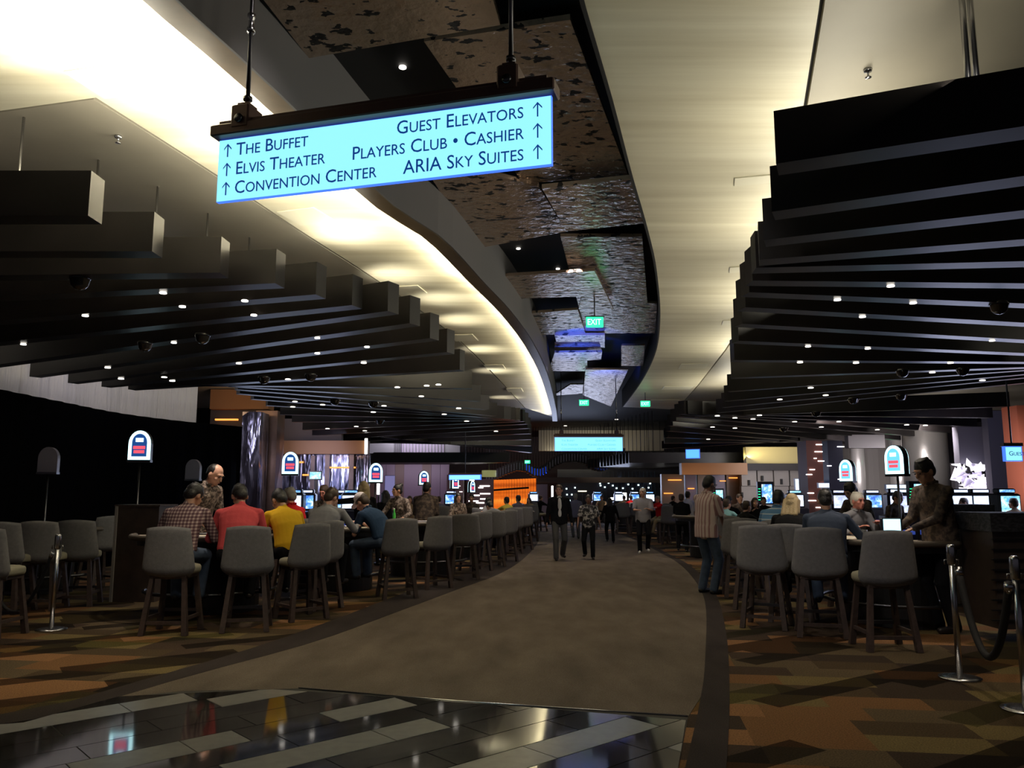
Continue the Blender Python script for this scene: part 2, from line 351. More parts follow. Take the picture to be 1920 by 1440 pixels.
for r in rows:
    v0 = r * W_; runs = [(a, b) for (v, a, b) in light_runs if abs(v - (v0 + W_ * .0)) < W_ * .5]
    cuts = sorted({-7.0 + (r % 2) * .5 + k * LEN for k in range(13)})
    for (a, b) in runs: cuts = [c for c in cuts if abs(c - a) > .25 and abs(c - b) > .25]
    for (a, b) in runs: cuts += [a, b]
    cuts.sort()
    for a, b in zip(cuts[:-1], cuts[1:]):
        g = .004; q = [(a + g, v0 - W_ + g), (b - g, v0 - W_ + g), (b - g, v0 - g), (a + g, v0 - g)]
        # the photographed pale runs lie with their far edge on the measured line
        pts = [(org.x + ud.x * u + vd.x * v, org.y + ud.y * u + vd.y * v) for u, v in q]
        mid = (a + b) / 2; lt = any(ra - .01 <= mid <= rb + .01 for ra, rb in runs)
        for clip in clips:
            cp_ = clip_poly(pts, clip)
            if len(cp_) < 3: continue
            ar = abs(sum(cp_[i][0] * cp_[(i + 1) % len(cp_)][1] - cp_[(i + 1) % len(cp_)][0] * cp_[i][1] for i in range(len(cp_)))) / 2
            if ar < .004 or max(p[1] for p in cp_) < 4.0: continue
            MB().prism(cp_, .003, .008).build('stone_tile', MARBLE_L if lt else MARBLE_D, floor)
MB().tube([(p.x, p.y, .009) for p in (ME[3], ME[4], ME[5])], .006, 6).build('metal_edge_strip', CHROME, floor)

# ================================================================== STRUCTURE: ceilings
def off(line, d): 
    out = []
    for i, p in enumerate(line):
        t = (line[min(i + 1, len(line) - 1)] - line[max(i - 1, 0)]).normalized(); out.append(Vector((p.x - t.y * d, p.y + t.x * d)))
    return out
lj = onz(-700, 305, Z_CEIL)
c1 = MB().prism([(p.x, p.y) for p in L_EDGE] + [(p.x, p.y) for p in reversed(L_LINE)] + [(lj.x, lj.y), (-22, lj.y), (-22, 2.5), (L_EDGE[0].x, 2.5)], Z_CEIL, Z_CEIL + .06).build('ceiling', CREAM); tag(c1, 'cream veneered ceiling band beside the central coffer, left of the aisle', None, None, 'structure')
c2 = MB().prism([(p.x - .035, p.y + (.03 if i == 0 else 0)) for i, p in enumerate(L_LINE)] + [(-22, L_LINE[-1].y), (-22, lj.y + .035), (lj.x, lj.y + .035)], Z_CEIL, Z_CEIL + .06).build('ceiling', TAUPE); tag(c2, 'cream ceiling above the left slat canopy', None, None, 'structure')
strip_mesh(off(L_EDGE, -.2), L_EDGE, Z_CEIL - .2, Z_CEIL, 'cove_lip', LIP, c1)
strip_mesh(off(L_EDGE, -.22), off(L_EDGE, -.2), Z_CEIL - .2, Z_TOP, 'coffer_side', SOFFIT, c1)
R_LINE = resample([Vector(p[:2]) for p in gl([(1545, -60), (1537, 5), (1507, 195), (1455, 500), (1360, 655), (1310, 720), (1268, 768)], Z_CEIL)], 60)
c3 = strip_mesh(R_EDGE, R_LINE, Z_CEIL, Z_CEIL + .06, 'ceiling', CREAM); tag(c3, 'cream veneered ceiling band beside the central coffer, right of the aisle', None, None, 'structure')
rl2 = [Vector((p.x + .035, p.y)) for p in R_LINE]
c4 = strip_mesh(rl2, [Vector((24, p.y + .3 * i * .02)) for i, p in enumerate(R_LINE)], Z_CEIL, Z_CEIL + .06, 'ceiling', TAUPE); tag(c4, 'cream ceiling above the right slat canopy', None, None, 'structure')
strip_mesh(off(R_EDGE, .03), R_EDGE, Z_CEIL - .012, Z_TOP, 'coffer_side', BLACK, c3)
for nm, ln, par in (('shadow_gap', L_LINE, c2), ('shadow_gap', R_LINE, c4)):
    strip_mesh([Vector((p.x - .05, p.y)) for p in ln], [Vector((p.x + .05, p.y)) for p in ln], Z_CEIL + .06, Z_CEIL + .07, nm, BLACK, par)
top = MB().box((0, 26, Z_TOP + .1), (52, 60, .2)).build('ceiling', BLACK); tag(top, 'black coffer ceiling high over the aisle', None, None, 'structure')
ACC = mat('access_panel_cream', (.80, .77, .62), .4)
for (px, py, wx, wy, par) in ((213, 152, .55, .45, c1), (575, 405, .5, .5, c1), (765, 543, .5, .5, c1), (870, 633, .5, .7, c1), (928, 688, .5, .8, c1), (965, 731, .5, .9, c1), (1415, 337, .42, .22, c3), (1395, 504, .42, .3, c3), (1375, 604, .42, .4, c3), (1300, 686, .7, .8, c3), (1270, 727, .9, .8, c3), (1245, 752, 1.0, .9, c3)):
    q = onz(px, py, Z_CEIL); i = min(range(len(L_EDGE)), key=lambda k: abs(L_EDGE[k].y - q.y)); E_ = L_EDGE if q.x < 0.9 and px < 1100 else R_EDGE
    i = max(1, min(len(E_) - 2, i)); t = E_[i + 1] - E_[i - 1]; o = MB().box((0, 0, 0), (wx, wy, .012), bev=.03).build('access_panel', ACC, par, (q.x, q.y, Z_CEIL - .006), math.atan2(t.y, t.x) - pi / 2)
# hanging mirror panels in the coffer
coff = empty('crinkled_metal_ceiling_feature', (0, 14, 5.3), label='field of dark crinkled mirror metal panels hung in the black ceiling coffer over the aisle', cat='ceiling panels')
coff.location = (0, 0, 0)
def panel(pts, z=5.15, m=None, th=.05):
    mb = MB(); mb.prism([(p.x, p.y) for p in [onz(x, y, z) for x, y in pts]], z, z + th); return mb.build('metal_panel', m or MIRROR, coff)
panel([(440, -70), (905, -70), (938, 47), (579, 109)]); panel([(795, 78), (1069, 37), (1178, 330), (981, 344)], 5.2)
panel([(1016, 353), (1195, 334), (1207, 419), (1062, 434)], 5.05); panel([(780, 290), (1010, 350), (1062, 434), (895, 466)], 5.15)
panel([(1051, 444), (1204, 444), (1214, 568), (1232, 569), (1229, 625), (1098, 625)], 5.2); panel([(943, 518), (1115, 508), (1150, 580), (1085, 580), (1090, 556), (978, 560)], 5.08)
panel([(985, 588), (1083, 581), (1098, 626), (1003, 628)], 5.15); panel([(1040, 629), (1134, 628), (1134, 652), (1127, 652), (1124, 641), (1043, 641)], 5.1)
panel([(1040, 661), (1129, 660), (1127, 674), (1101, 676), (1101, 696), (1028, 696)], 5.1); panel([(1165, 648), (1209, 648), (1206, 686), (1165, 686)], 5.1)
panel([(1098, 693), (1178, 693), (1145, 762), (1093, 741)], 5.05); panel([(1070, 721), (1094, 721), (1092, 738), (1037, 742)], 5.15); panel([(1215, 334), (1240, 334), (1262, 440), (1217, 436)], 5.3)
panel([(1040, 645), (1125, 644), (1128, 657), (1040, 658)], 5.25)
def can_disc(px, py, z, r, par, nm='downlight', es=9):
    q = onz(px, py, z); return MB().lathe([(r, 0), (r, .012), (r * .8, .016)], 12, (q.x, q.y, z - .018)).build(nm, mat('lamp_disc', (1, 1, 1), .5, emit=(1, .93, .82), es=es), par)
for (px, py) in ((755, 124), (972, 465), (1046, 503), (1092, 300)): can_disc(px, py, Z_TOP - .002, .035, coff, es=3)
for (px, py) in ((1156, 786), (1060, 798)): can_disc(px, py, 4.9, .08, coff)

# ================================================================== SLAT CANOPIES
def slat(par, x0, y0, x1, y1, wid=.19, h=.33, z=Z_CAN, side=0):
    a = onz(x0, y0, z); b = onz(x1, y1, z); d = (b - a); L = d.length; d.normalize(); n = Vector((-d.y, d.x, 0))
    if n.y < 0: n = -n
    c = (a + b) / 2 + n * wid / 2
    M = Matrix.Translation((c.x, c.y, z + h / 2)) @ Matrix.Rotation(math.atan2(d.y, d.x), 4, 'Z')
    o = MB().box((0, 0, 0), (L, wid, h)).build('slat', SLAT, par); o.matrix_local = M; return o
rc = empty('slat_canopy', (0, 0, 0), label='fanned dark slat canopy hanging over the gaming tables on the right', cat='ceiling canopy')
RS = [((1455, 307), (1990, 226)), ((1447, 397), (1990, 320)), ((1432, 450), (1990, 386)), ((1424, 487), (1990, 443)), ((1418, 502), (1990, 488)), ((1411, 526), (1990, 532)), ((1405, 548), (1990, 572)), ((1398, 576), (1990, 609)), ((1392, 607), (1990, 641)), ((1385, 639), (1990, 665)), ((1377, 675), (1990, 679)), ((1371, 708), (1960, 687)), ((1364, 734), (1960, 691)), ((1358, 752), (1960, 698)), ((1353, 764), (1960, 704)), ((1343, 774), (1960, 714)), ((1302, 781), (1894, 762)), ((1296, 777), (1862, 783)), ((1290, 776), (1833, 800)), ((1283, 776), (1800, 812)), ((1276, 781), (1770, 822)), ((1268, 789), (1722, 828)), ((1262, 798), (1650, 832)), ((1257, 808), (1600, 834)), ((1252, 820), (1560, 832)), ((1246, 831), (1530, 829)), ((1241, 841), (1500, 826))]
for i, (a, b) in enumerate(RS): slat(rc, *a, *b, wid=.19 if i < 12 else (.13 if i < 17 else .2))
lc = empty('slat_canopy', (0, 0, 0), label='fanned dark slat canopy hanging over the gaming tables on the left', cat='ceiling canopy')
LS = [((165, 404), (-80, 404)), ((285, 471), (-80, 471)), ((412, 511), (-80, 517)), ((516, 531), (-80, 560)), ((592, 552), (-80, 608)), ((660, 572), (-80, 650)), ((727, 583), (-80, 694)), ((768, 606), (55, 706)), ((806, 634), (127, 718)), ((838, 660), (190, 725)), ((862, 693), (240, 730)), ((885, 728), (372, 722)), ((901, 752), (430, 724)), ((917, 768), (446, 730)), ((932, 780), (450, 738)), ((945, 785), (476, 748)), ((958, 786), (502, 760)), ((966, 787), (525, 777)), ((975, 788), (547, 791)), ((980, 790), (567, 806)), ((985, 795), (585, 816)), ((989, 803), (600, 824)), ((992, 813), (625, 829)), ((994, 824), (655, 832)), ((996, 836), (690, 830)), ((998, 849), (720, 820))]
for i, (a, b) in enumerate(LS): slat(lc, *b, *a, wid=.19 if i < 12 else .17)
for (px, py) in ((306, 547), (342, 573), (160, 590), (459, 562), (476, 589), (44, 644), (326, 641), (595, 632), (595, 661), (688, 649), (448, 680), (202, 688), (227, 709), (308, 706), (323, 713), (540, 710), (682, 679), (745, 725), (553, 752), (549, 762), (605, 758), (614, 803), (668, 799), (684, 807), (800, 722), (822, 720), (790, 742), (860, 765), (833, 776), (875, 789), (930, 808), (700, 772), (720, 760)): can_disc(px, py, Z_CAN, .034 + .00018 * max(0, py - 640), lc)
for (px, py) in ((1570, 560), (1670, 534), (1712, 566), (1617, 592), (1515, 648), (1627, 652), (1860, 637), (1500, 678), (1605, 679), (1782, 679), (1520, 726), (1548, 740), (1748, 697), (1842, 712), (1462, 748), (1345, 779), (1378, 783), (1424, 778), (1412, 785), (1336, 800), (1378, 802), (1328, 823), (1490, 790), (1540, 800), (1573, 790), (1645, 805), (1700, 796), (1735, 797)): can_disc(px, py, Z_CAN, .034 + .00018 * max(0, py - 640), rc)
DOME = mat('smoked_dome', (.01, .01, .012), .08, coat=1)
for (px, py, par) in ((150, 522, lc), (380, 629, lc), (272, 644, lc), (583, 703, lc), (495, 708, lc), (628, 750, lc), (700, 755, lc), (712, 788, lc), (1873, 570, rc), (1692, 695, rc), (1805, 692, rc), (1600, 748, rc), (1690, 741, rc), (1530, 773, rc), (1470, 803, rc)):
    q = onz(px, py, Z_CAN); r = .085 * (1 + max(0, q.y - 10) * .03)
    MB().lathe([(r * 1.1, .02), (r * 1.1, -.01), (r, -.02), (r * .85, -.07), (r * .5, -.1), (.001, -.11)], 14, (q.x, q.y, Z_CAN)).build('camera_dome', DOME, par)
    if q.y > 12: pass
for (px, py, qx, qy) in ((45, 220, 80, 330), (185, 300, 222, 400), (296, 350, 325, 450), (390, 400, 412, 455), (468, 445, 482, 480)):   # hanger rods of the left canopy
    t = onz(px, py, Z_CEIL); MB().tube([(t.x, t.y, Z_CAN + .3), (t.x, t.y, Z_CEIL)], .012, 6).build('hanger_rod', CHROME, lc)
for (px, py) in ((1690, 560), (1800, -40), (1815, -40)):
    t = onz(px, py, Z_CEIL); MB().tube([(t.x, t.y, Z_CAN + .3), (t.x, t.y, Z_CEIL)], .02, 6).build('hanger_rod', CHROME, rc)
for (px, py, par) in ((222, 255, c2), (1627, 130, c4)):
    q = onz(px, py, Z_CEIL); MB().lathe([(.035, 0), (.03, -.02), (.008, -.025), (.008, -.06), (.025, -.065), (.025, -.07)], 10, (q.x, q.y, Z_CEIL)).build('sprinkler_head', CHROME, par)
# more distant canopies
def far_canopy(label, ends, wid, z=3.3, h=.42, teeth=None):
    c = empty('slat_canopy', (0, 0, 0), label=label, cat='ceiling canopy')
    for (Y, x0, x1, dz) in ends:
        a = X(x0, Y); b = X(x1, Y); MB().box(((a + b) / 2, Y, z + dz + h / 2), (b - a, wid, h)).build('slat', SLAT, c)
        for f_ in (.2, .8): MB().tube([(a + (b - a) * f_, Y, z + dz + h), (a + (b - a) * f_, Y, Z_TOP)], .015, 5).build('hanger_rod', STEEL, c)
    return c
far_canopy('low dark slat canopy far back on the left, behind the near left canopy', [(36 + k * .75, 700 - k * 1, 955 - k * 7, -.35 + .02 * k) for k in range(14)], .2, 3.25, .45)
far_canopy('low dark slat canopy far back on the right, under the near right canopy', [(38 + k * .6, 1180 - k * 6, 1410 - k * 14, -.25 + .0 * k) for k in range(14)], .2, 3.2, .5)
wv = empty('wave_canopy', (0, 0, 0), label='wavy canopy of hanging blades across the far end of the aisle, blue lit dips', cat='ceiling canopy')
BLUE_E = mat('blue_lit_blade', (.02, .04, .3), .4, emit=(.02, .09, 1), es=1.2); BLADE = mat('grey_blade_edge', (.2, .2, .23), .5, emit=None)
WV = [(912, 905), (930, 898), (950, 889), (970, 882), (985, 884), (1000, 893), (1012, 894), (1024, 888), (1040, 874), (1060, 866), (1085, 866), (1100, 870), (1112, 880), (1128, 884), (1143, 878), (1155, 866), (1176, 856)]
px = 912
while px < 1176:
    i = max(k for k in range(len(WV) - 1) if WV[k][0] <= px); t = (px - WV[i][0]) / (WV[i + 1][0] - WV[i][0]); py = WV[i][1] + t * (WV[i + 1][1] - WV[i][1])
    Y = 47; zz = atY(px, py, Y).z; blue = (984 < px < 1026) or (1108 < px < 1148)
    MB().box((X(px, Y), Y + .5, zz + .28), (.14, 1.0, .56)).build('blade', SLAT, wv); MB().box((X(px, Y), Y - .03, zz + .26), (.05, .04, .40)).build('blade_edge', BLADE, wv)
    MB().tube([(X(px, Y), Y + .5, zz + .5), (X(px, Y), Y + .5, Z_TOP)], .012, 5).build('hanger_rod', STEEL, wv)
    if blue: MB().box((X(px + 2.6, Y), Y + .2, zz + .26), (.11, .05, .40)).build('blue_light_panel', BLUE_E, wv)
    px += 5.2
# ================================================================== WALLS AND BACKGROUND
wb = MB().box((1, 57, 2.8), (58, .3, 5.8)).build('wall_back', mat('dark_wall', (.03, .026, .03), .6)); tag(wb, 'dark far wall of the casino hall', kind='structure')
wl = MB().box((-24, 26, 2.8), (.3, 62, 5.8)).build('wall_left', mat('dark_wall')); tag(wl, 'dark left side wall of the hall', kind='structure')
wr = MB().box((26, 26, 2.8), (.3, 62, 5.8)).build('wall_right', mat('lilac_grey_wall', (.2, .19, .24), .7)); tag(wr, 'lilac grey right side wall of the hall', kind='structure')
def pxbox(x0, y0, x1, y1, Y, depth, name, m, parent=None, bev=0.0):
    """a box whose front face, at distance Y, spans these pixels; returns a real-sized solid standing at Y"""
    a = atY(x0, y0, Y); b = atY(x1, y1, Y); c = ((a.x + b.x) / 2, Y + depth / 2, (a.z + b.z) / 2)
    o = MB().box((0, 0, 0), (abs(b.x - a.x), depth, abs(a.z - b.z)), bev=bev).build(name, m, parent); o.location = c; return o
def E(name, col, es): return mat(name, tuple(c * .3 for c in col), .5, emit=col, es=es)
WHITE_E = E('white_tube_light', (1, .97, .95), 4.0); ORANGE_E = E('amber_strip_light', (1, .33, .06), 1.6); CYAN_E = E('cyan_sign_light', (.25, .93, 1.0), 1.35)
BLUE_S = E('blue_screen_light', (.10, .38, 1), 1.5); GREEN_E = E('exit_green_light', (.03, .95, .35), 1.6)
# black drape and plastic sheeting on the left
dr = resample(smooth_line(gl([(-160, 700), (0, 730), (110, 752), (228, 775), (345, 790), (455, 800)], 3.25)), 90)
def wavy(line, amp, k): 
    o = []
    for i, p in enumerate(line):
        t = (line[min(i + 1, len(line) - 1)] - line[max(i - 1, 0)]).normalized(); a = amp * sin(i * k); o.append(Vector((p.x - t.y * a, p.y + t.x * a)))
    return o
dw = wavy(dr, .025, 1.3); o = strip_mesh(dw, off(dw, .04), 0, 3.25, 'drape_wall', CURTAIN); tag(o, 'tall black drape wall closing off the area on the left', 'curtain wall')
sh = [p for p in off(dr, .45) if p.y < onz(402, 795, 3.25).y + .2]; sh = wavy(sh, .05, .55); o = strip_mesh(sh, off(sh, .02), 3.0, 4.78, 'plastic_sheeting', SHEET); tag(o, 'white translucent plastic sheeting hung above the black drape wall', 'sheeting')
light('AREA', 'work_light', (-11.5, 16.0, 3.9), 30, (.85, .8, 1), 1.2, (-9, 17.2, 4.1))
light('AREA', 'work_light', (-6.5, 15.0, 4.5), 14, (.85, .8, 1), .6, (-8.4, 19.5, 4.0))
# left background building front
AMBERW = mat('amber_veneer', (.19, .085, .025), .5); BROWNW = mat('brown_metal_panel', (.13, .09, .075), .35, .5, var=.3, vscale=2)
lf = empty('shop_front', (X(560, 27), 27, 0), label='brown metal and glass front behind the left tables, amber fascia and thin amber strips', cat='shopfront'); 
def P2(x0, y0, x1, y1, Y, d, n, m, par): 
    o = pxbox(x0, y0, x1, y1, Y, d, n, m, par); o.location = o.location - par.location; return o
def glassy():
    n = NT('wavy_blue_glass', .12, .75); v = n.mapping(scale=(1.2, 1, .28)); a = n.noise(v, 2.2, 3); n.base(n.ramp(a, [(.35, (.05, .045, .06)), (.5, (.12, .12, .17)), (.56, (.5, .52, .7)), (.62, (.1, .1, .15))])); n.bump(a, .8, .1); return n.m  # pale bluish streaks are reflections painted into the base colour
GLASSW = glassy()
P2(512, 826, 688, 851, 26.5, .5, 'fascia', AMBERW, lf); P2(684, 822, 688, 851, 26.4, .08, 'white_edge_light', WHITE_E, lf)
P2(512, 851, 690, 990, 27.0, .2, 'glass_panel', GLASSW, lf); P2(455, 772, 480, 990, 23.5, .8, 'pier', GLASSW, lf); P2(480, 770, 512, 990, 24.5, .8, 'pier', BROWNW, lf); P2(493, 778, 514, 990, 25, .5, 'pier', AMBERW, lf)
P2(500, 785, 640, 828, 27.5, .3, 'upper_panel', mat('grey_brown_panel', (.15, .12, .11), .5), lf)
P2(395, 730, 503, 767, 25, .6, 'fascia', AMBERW, lf); P2(395, 767, 500, 800, 25.3, .3, 'recess_panel', mat('dark_wall'), lf); P2(403, 785, 445, 788, 25.1, .1, 'amber_strip', ORANGE_E, lf)
for a in ((520, 865, 568, 868), (567, 889, 590, 892), (616, 875, 666, 878)): P2(*a, 26.85, .06, 'amber_strip', ORANGE_E, lf)
for a in ((583, 854, 586, 990), (610, 851, 614, 990), (655, 852, 660, 990)): P2(*a, 26.8, .15, 'mullion', BROWNW, lf)
light('AREA', 'fascia_wash_light', (X(450, 24), 23.5, 3.7), 11, (1, .6, .25), 1.0, (X(450, 25), 25, 4.2)); light('AREA', 'fascia_wash_light', (X(600, 25), 25.3, 3.0), 6, (1, .55, .3), 2.5, (X(600, 27), 26.6, 3.1), sizey=.3)
light('AREA', 'fascia_wash_light', (X(560, 25), 25.2, 2.6), 35, (.6, .65, 1), 2.0, (X(570, 27), 27, 1.8))
light('AREA', 'fascia_wash_light', (X(490, 22), 21.2, 2.4), 22, (.9, .75, .8), 1.2, (X(485, 24), 24, 3))
mf = empty('panel_front', (X(770, 49), 49.5, 0), label='brown and lilac panelled front behind the third left table, silver band above', cat='shopfront')
for k in range(9): P2(690 + k * 17, 866, 705 + k * 17, 985, 49.5, .2 + .1 * (k % 2), 'wall_panel', mat('lilac_brown_panel', (.2, .15, .2), .4) if k % 3 else mat('brown_panel', (.14, .085, .06), .4), mf)
P2(690, 822, 862, 850, 41, .2, 'silver_band', mat('silver_lilac_panel', (.5, .48, .55), .35, .3), mf)
for k in range(14): P2(752 + k * 6, 824, 754.5 + k * 6, 850, 40.9, .15, 'fin', mat('lilac_fin', (.6, .5, .7), .4), mf)
light('AREA', 'panel_fill_light', (X(760, 46), 46.5, 3.0), 60, (.85, .7, .9), 4, (X(760, 49), 49.5, 1.6), sizey=.4)  # fill lights added to brighten the dark background panels
light('AREA', 'panel_fill_light', (X(760, 39), 39.2, 4.6), 45, (.95, .9, 1), 3, (X(770, 41), 41, 4.2), sizey=.3)
# wall of dashes behind the left mid distance
def dash_column(label, x0, y0, x1, y1, Y, m, n, seed, es=2.2):
    random.seed(seed); c = empty('dashed_light_column', (X((x0 + x1) / 2, Y), Y, 0), label=label, cat='column'); P2(x0, y0, x1, y1, Y, .8, 'column_body', m, c)
    for k in range(n):
        L = (x1 - x0) * random.uniform(.12, .4); a = random.uniform(x0 + 1, x1 - L - 1); y = y0 + (y1 - y0) * (k + random.random() * .7) / n
        P2(a, y, a + L, y + max(.8, (x1 - x0) * .04), Y - .03, .06, 'light_slot', WHITE_E, c)
    return c
BRICKR = mat('red_brown_panel', (.16, .055, .04), .5)
dash_column('red brown column with white light slots, far back beside the orange glowing wall', 838, 890, 868, 975, 44, mat('mauve_brown_panel', (.12, .07, .075), .5), 9, 3)
dash_column('mauve column with white light slots left of the orange glowing wall, right of its red brown twin', 875, 898, 925, 975, 46, mat('mauve_brown_panel'), 16, 4)
dash_column('wide red brown column with white light slots above the white haired man', 1511, 826, 1549, 985, 25, BRICKR, 13, 5, 2)
dash_column('dark blue column with faint light slots beside the wide red brown column', 1551, 826, 1588, 985, 26, mat('dark_blue_panel', (.012, .012, .035), .4), 5, 6)
dash_column('narrow dim brown column with light slots behind the dealers on the left', 726, 905, 770, 975, 50, mat('mauve_brown_panel'), 8, 9)
light('AREA', 'column_fill_light', (X(1530, 24), 22, 3.6), 40, (1, .8, .75), 1.0, (X(1530, 25), 25, 2.4))
light('AREA', 'column_fill_light', (X(880, 42), 42, 3.6), 40, (.9, .7, .8), 3.0, (X(880, 45), 45.5, 2))
# orange glowing wall
ow = empty('glowing_orange_wall', (X(965, 52), 52, 0), label='backlit orange panel wall at the far end, left of the aisle', cat='light wall')
def orange():
    n = NT('backlit_orange_glass', .4); a = n.noise(n.mapping(scale=(.6, 1, 1.2)), 1.3, 3); c = n.ramp(a, [(.3, (.28, .03, .0)), (.52, (.8, .15, .01)), (.7, (1, .35, .04))]); n.base((.3, .1, .02)); n.emit(c, 1.0); return n.m
OR = orange()
for k in range(16): P2(924 + k * 5.1, 900 - .2 * k, 924 + k * 5.1 + 4.7, 975, 52, .15 + .03 * (k % 3), 'glass_panel', OR, ow)
o = MB().box((0, 0, 0), (2.5, .3, .12)).build('dark_bar', BLACK, ow); q = atY(955, 917, 51.5); o.location = q - ow.location; o.rotation_euler = (0, -R(4), 0)
P2(1006, 908, 1027, 985, 47, .6, 'end_pier', mat('mauve_pier', (.28, .22, .3), .4), ow)
bk = empty('bulkhead', (X(1100, 50), 50, 0), label='beige bulkhead band over the far end of the aisle', cat='bulkhead'); P2(1006, 895, 1240, 905, 50, .8, 'band', mat('beige_band', (.2, .15, .12), .6), bk)
P2(1010, 800, 1245, 845, 50, .8, 'upper_soffit', mat('cream_soffit', (.42, .38, .3), .5), bk); P2(1035, 760, 1110, 800, 50, .6, 'grey_soffit', SOFFIT, bk); P2(1110, 760, 1250, 800, 50.2, .6, 'dark_soffit', mat('navy_soffit', (.01, .012, .03), .6), bk)
light('AREA', 'bulkhead_wash_light', (X(1110, 46), 48.8, 3.7), 35, (1, .9, .7), 5, (X(1110, 50), 50, 4.6), sizey=.3)
# dark window wall with small lamps
ww = empty('lamp_wall', (X(1140, 54), 54, 0), label='dark far wall scattered with small square white lamps', cat='feature wall'); P2(1045, 880, 1300, 975, 54.2, .3, 'backing_panel', mat('near_black_blue', (.012, .014, .03), .3), ww)
sq = [(1061, 915), (1077, 913), (1062, 926), (1071, 926), (1067, 937), (1160, 896), (1162, 895), (1124, 905), (1125, 909), (1148, 909), (1155, 914), (1167, 914), (1125, 928), (1177, 907), (1196, 908), (1200, 897), (1204, 914), (1210, 902), (1218, 905), (1133, 912), (1185, 915), (1215, 913), (1140, 904), (1225, 899)]
for i, (x, y) in enumerate(sq): P2(x, y, x + 2.6, y + 2.8, 54, .12, 'square_lamp', E('square_lamp_light', (.75, .95, .95), 1.8), ww)
for i in range(15): x = 1130 + i * 7.0; P2(x, 884, x + 1.2, 960, 54.05, .12, 'steel_fin', mat('blue_steel_fin', (.08, .14, .22), .3, .6), ww)
for i, (x0, y0, x1, y1, Y, m, lab) in enumerate([(1034, 911, 1037.5, 934, 46, WHITE_E, 'short vertical white tube light beside the suited man'), (1084, 920, 1100, 922, 50, E('warm_strip_light', (1, .9, .6), 2), 'small horizontal warm strip light between the suited man and the woman'),
    (1239, 915, 1243, 940, 46, WHITE_E, 'tall vertical white tube light left of the man in the red shirt'), (1157, 924, 1175, 937, 48, WHITE_E, 'glaring white screen above the far tables in the middle of the aisle'), (1180, 934, 1197, 937, 48, WHITE_E, 'flat white strip sign right of the glaring white screen'), (1145, 933, 1153, 937, 48, WHITE_E, 'flat white strip sign left of the glaring white screen'),
    (707, 893, 711, 927, 31, WHITE_E, 'vertical white tube light behind the arched sign above the white cap'), (722, 892, 739, 930, 33, mat('lilac_panel', (.3, .28, .55), .5, emit=(.3, .28, .6), es=.5), 'lilac lit panel above the dark haired woman dealer')]):
    c = empty('tube_light' if m is not MATS.get('lilac_panel') else 'wall_light', (X((x0 + x1) / 2, Y), Y, 0), label=lab, cat='light'); P2(x0, y0, x1, y1, Y, .08, 'lamp', m, c); P2(x0 - .8, y0 - .8, x1 + .8, y1 + .8, Y + .09, .1, 'housing', STEEL, c)
    P2((x0 + x1) / 2 - .5, y1, (x0 + x1) / 2 + .5, 925 + HC / Y * F, Y + .1, .06, 'stand', STEEL, c)
# right background
rf = empty('shop_front', (X(1400, 36), 36, 0), label='grey stone front with gold lit cove and amber soffit behind the right tables', cat='shopfront')
GOLD = mat('gold_lit_plaster', (.62, .52, .25), .6); GREYST = mat('grey_stone_cladding', (.24, .22, .21), .5, var=.15, vscale=1)
P2(1398, 838, 1514, 869, 36, .4, 'cove_panel', GOLD, rf); P2(1396, 869, 1514, 882, 35.6, .6, 'shelf', mat('dark_wall'), rf)
P2(1278, 868, 1402, 890, 34.5, .5, 'amber_soffit', AMBERW, rf)
for i, (x0, x1) in enumerate([(1390, 1419), (1420, 1450), (1451, 1480), (1481, 1512)]):
    for j, (y0, y1) in enumerate([(882, 911), (911.6, 940), (940.6, 985)]): P2(x0, y0, x1, y1, 35.8 + .06 * ((i + j) % 2), .3, 'stone_panel', GREYST, rf)
for (x, y) in ((1405, 905), (1466, 903), (1392, 928), (1430, 897)): P2(x - 2, y - 5, x + 2, y + 5, 35.7, .1, 'vent', BLACK, rf)
for i, (x0, x1, m) in enumerate([(1240, 1285, 0), (1285, 1308, 1), (1308, 1334, 0), (1334, 1362, 1), (1362, 1392, 0)]):
    P2(x0, 889, x1, 985, 37, .3 + .1 * (i % 2), 'wall_panel', mat('purple_panel', (.10, .07, .16), .4) if m else mat('brown_panel', (.14, .085, .06), .4), rf)
for a in ((1253, 899, 1278, 901), (1290, 915, 1302, 917), (1367, 895, 1383, 897), (1245, 924, 1262, 926), (1350, 901, 1361, 902.5)): P2(*a, 36.9, .06, 'amber_strip', ORANGE_E, rf)
light('AREA', 'cove_wash_light', (X(1455, 34), 35.4, 3.15), 14, (1, .9, .5), 3, (X(1455, 36), 36, 4), sizey=.15)
light('AREA', 'cove_wash_light', (X(1340, 33), 33.4, 2.2), 12, (1, .6, .25), 3, (X(1340, 34.5), 34.6, 2.6), sizey=.3)
light('AREA', 'cove_wash_light', (X(1450, 33), 33, 2.9), 40, (.9, .85, .85), 2, (X(1450, 36), 36, 1.8))
rb = empty('curved_wall', (X(1690, 32), 32, 0), label='large cream curved wall and round steel columns behind the right dealers', cat='wall feature')
CW = mat('pale_curved_plaster', (.5, .46, .44), .5); RC = mat('rough_steel_column', (.35, .33, .32), .3, .6, bump=.4, bscale=8)
cvl = []
for k in range(22):
    t = k / 21; cvl.append(Vector((X(1588 + 190 * t, 33) - rb.location.x, 1.2 + 2.6 * sin(t * pi)))) 
strip_mesh(cvl, off(cvl, .2), 0, 4.75, 'curved_panel', CW, rb)
for (px, w_, Y) in ((1740, 78, 27.5), (1692, 40, 31), (1612, 26, 31)):
    MB().lathe([(w_ / 2 / F * Y, 0), (w_ / 2 / F * Y, 4.75)], 24, (0, 0, 0)).build('round_column', RC, rb, (X(px, Y) - rb.location.x, Y - 32, 0))
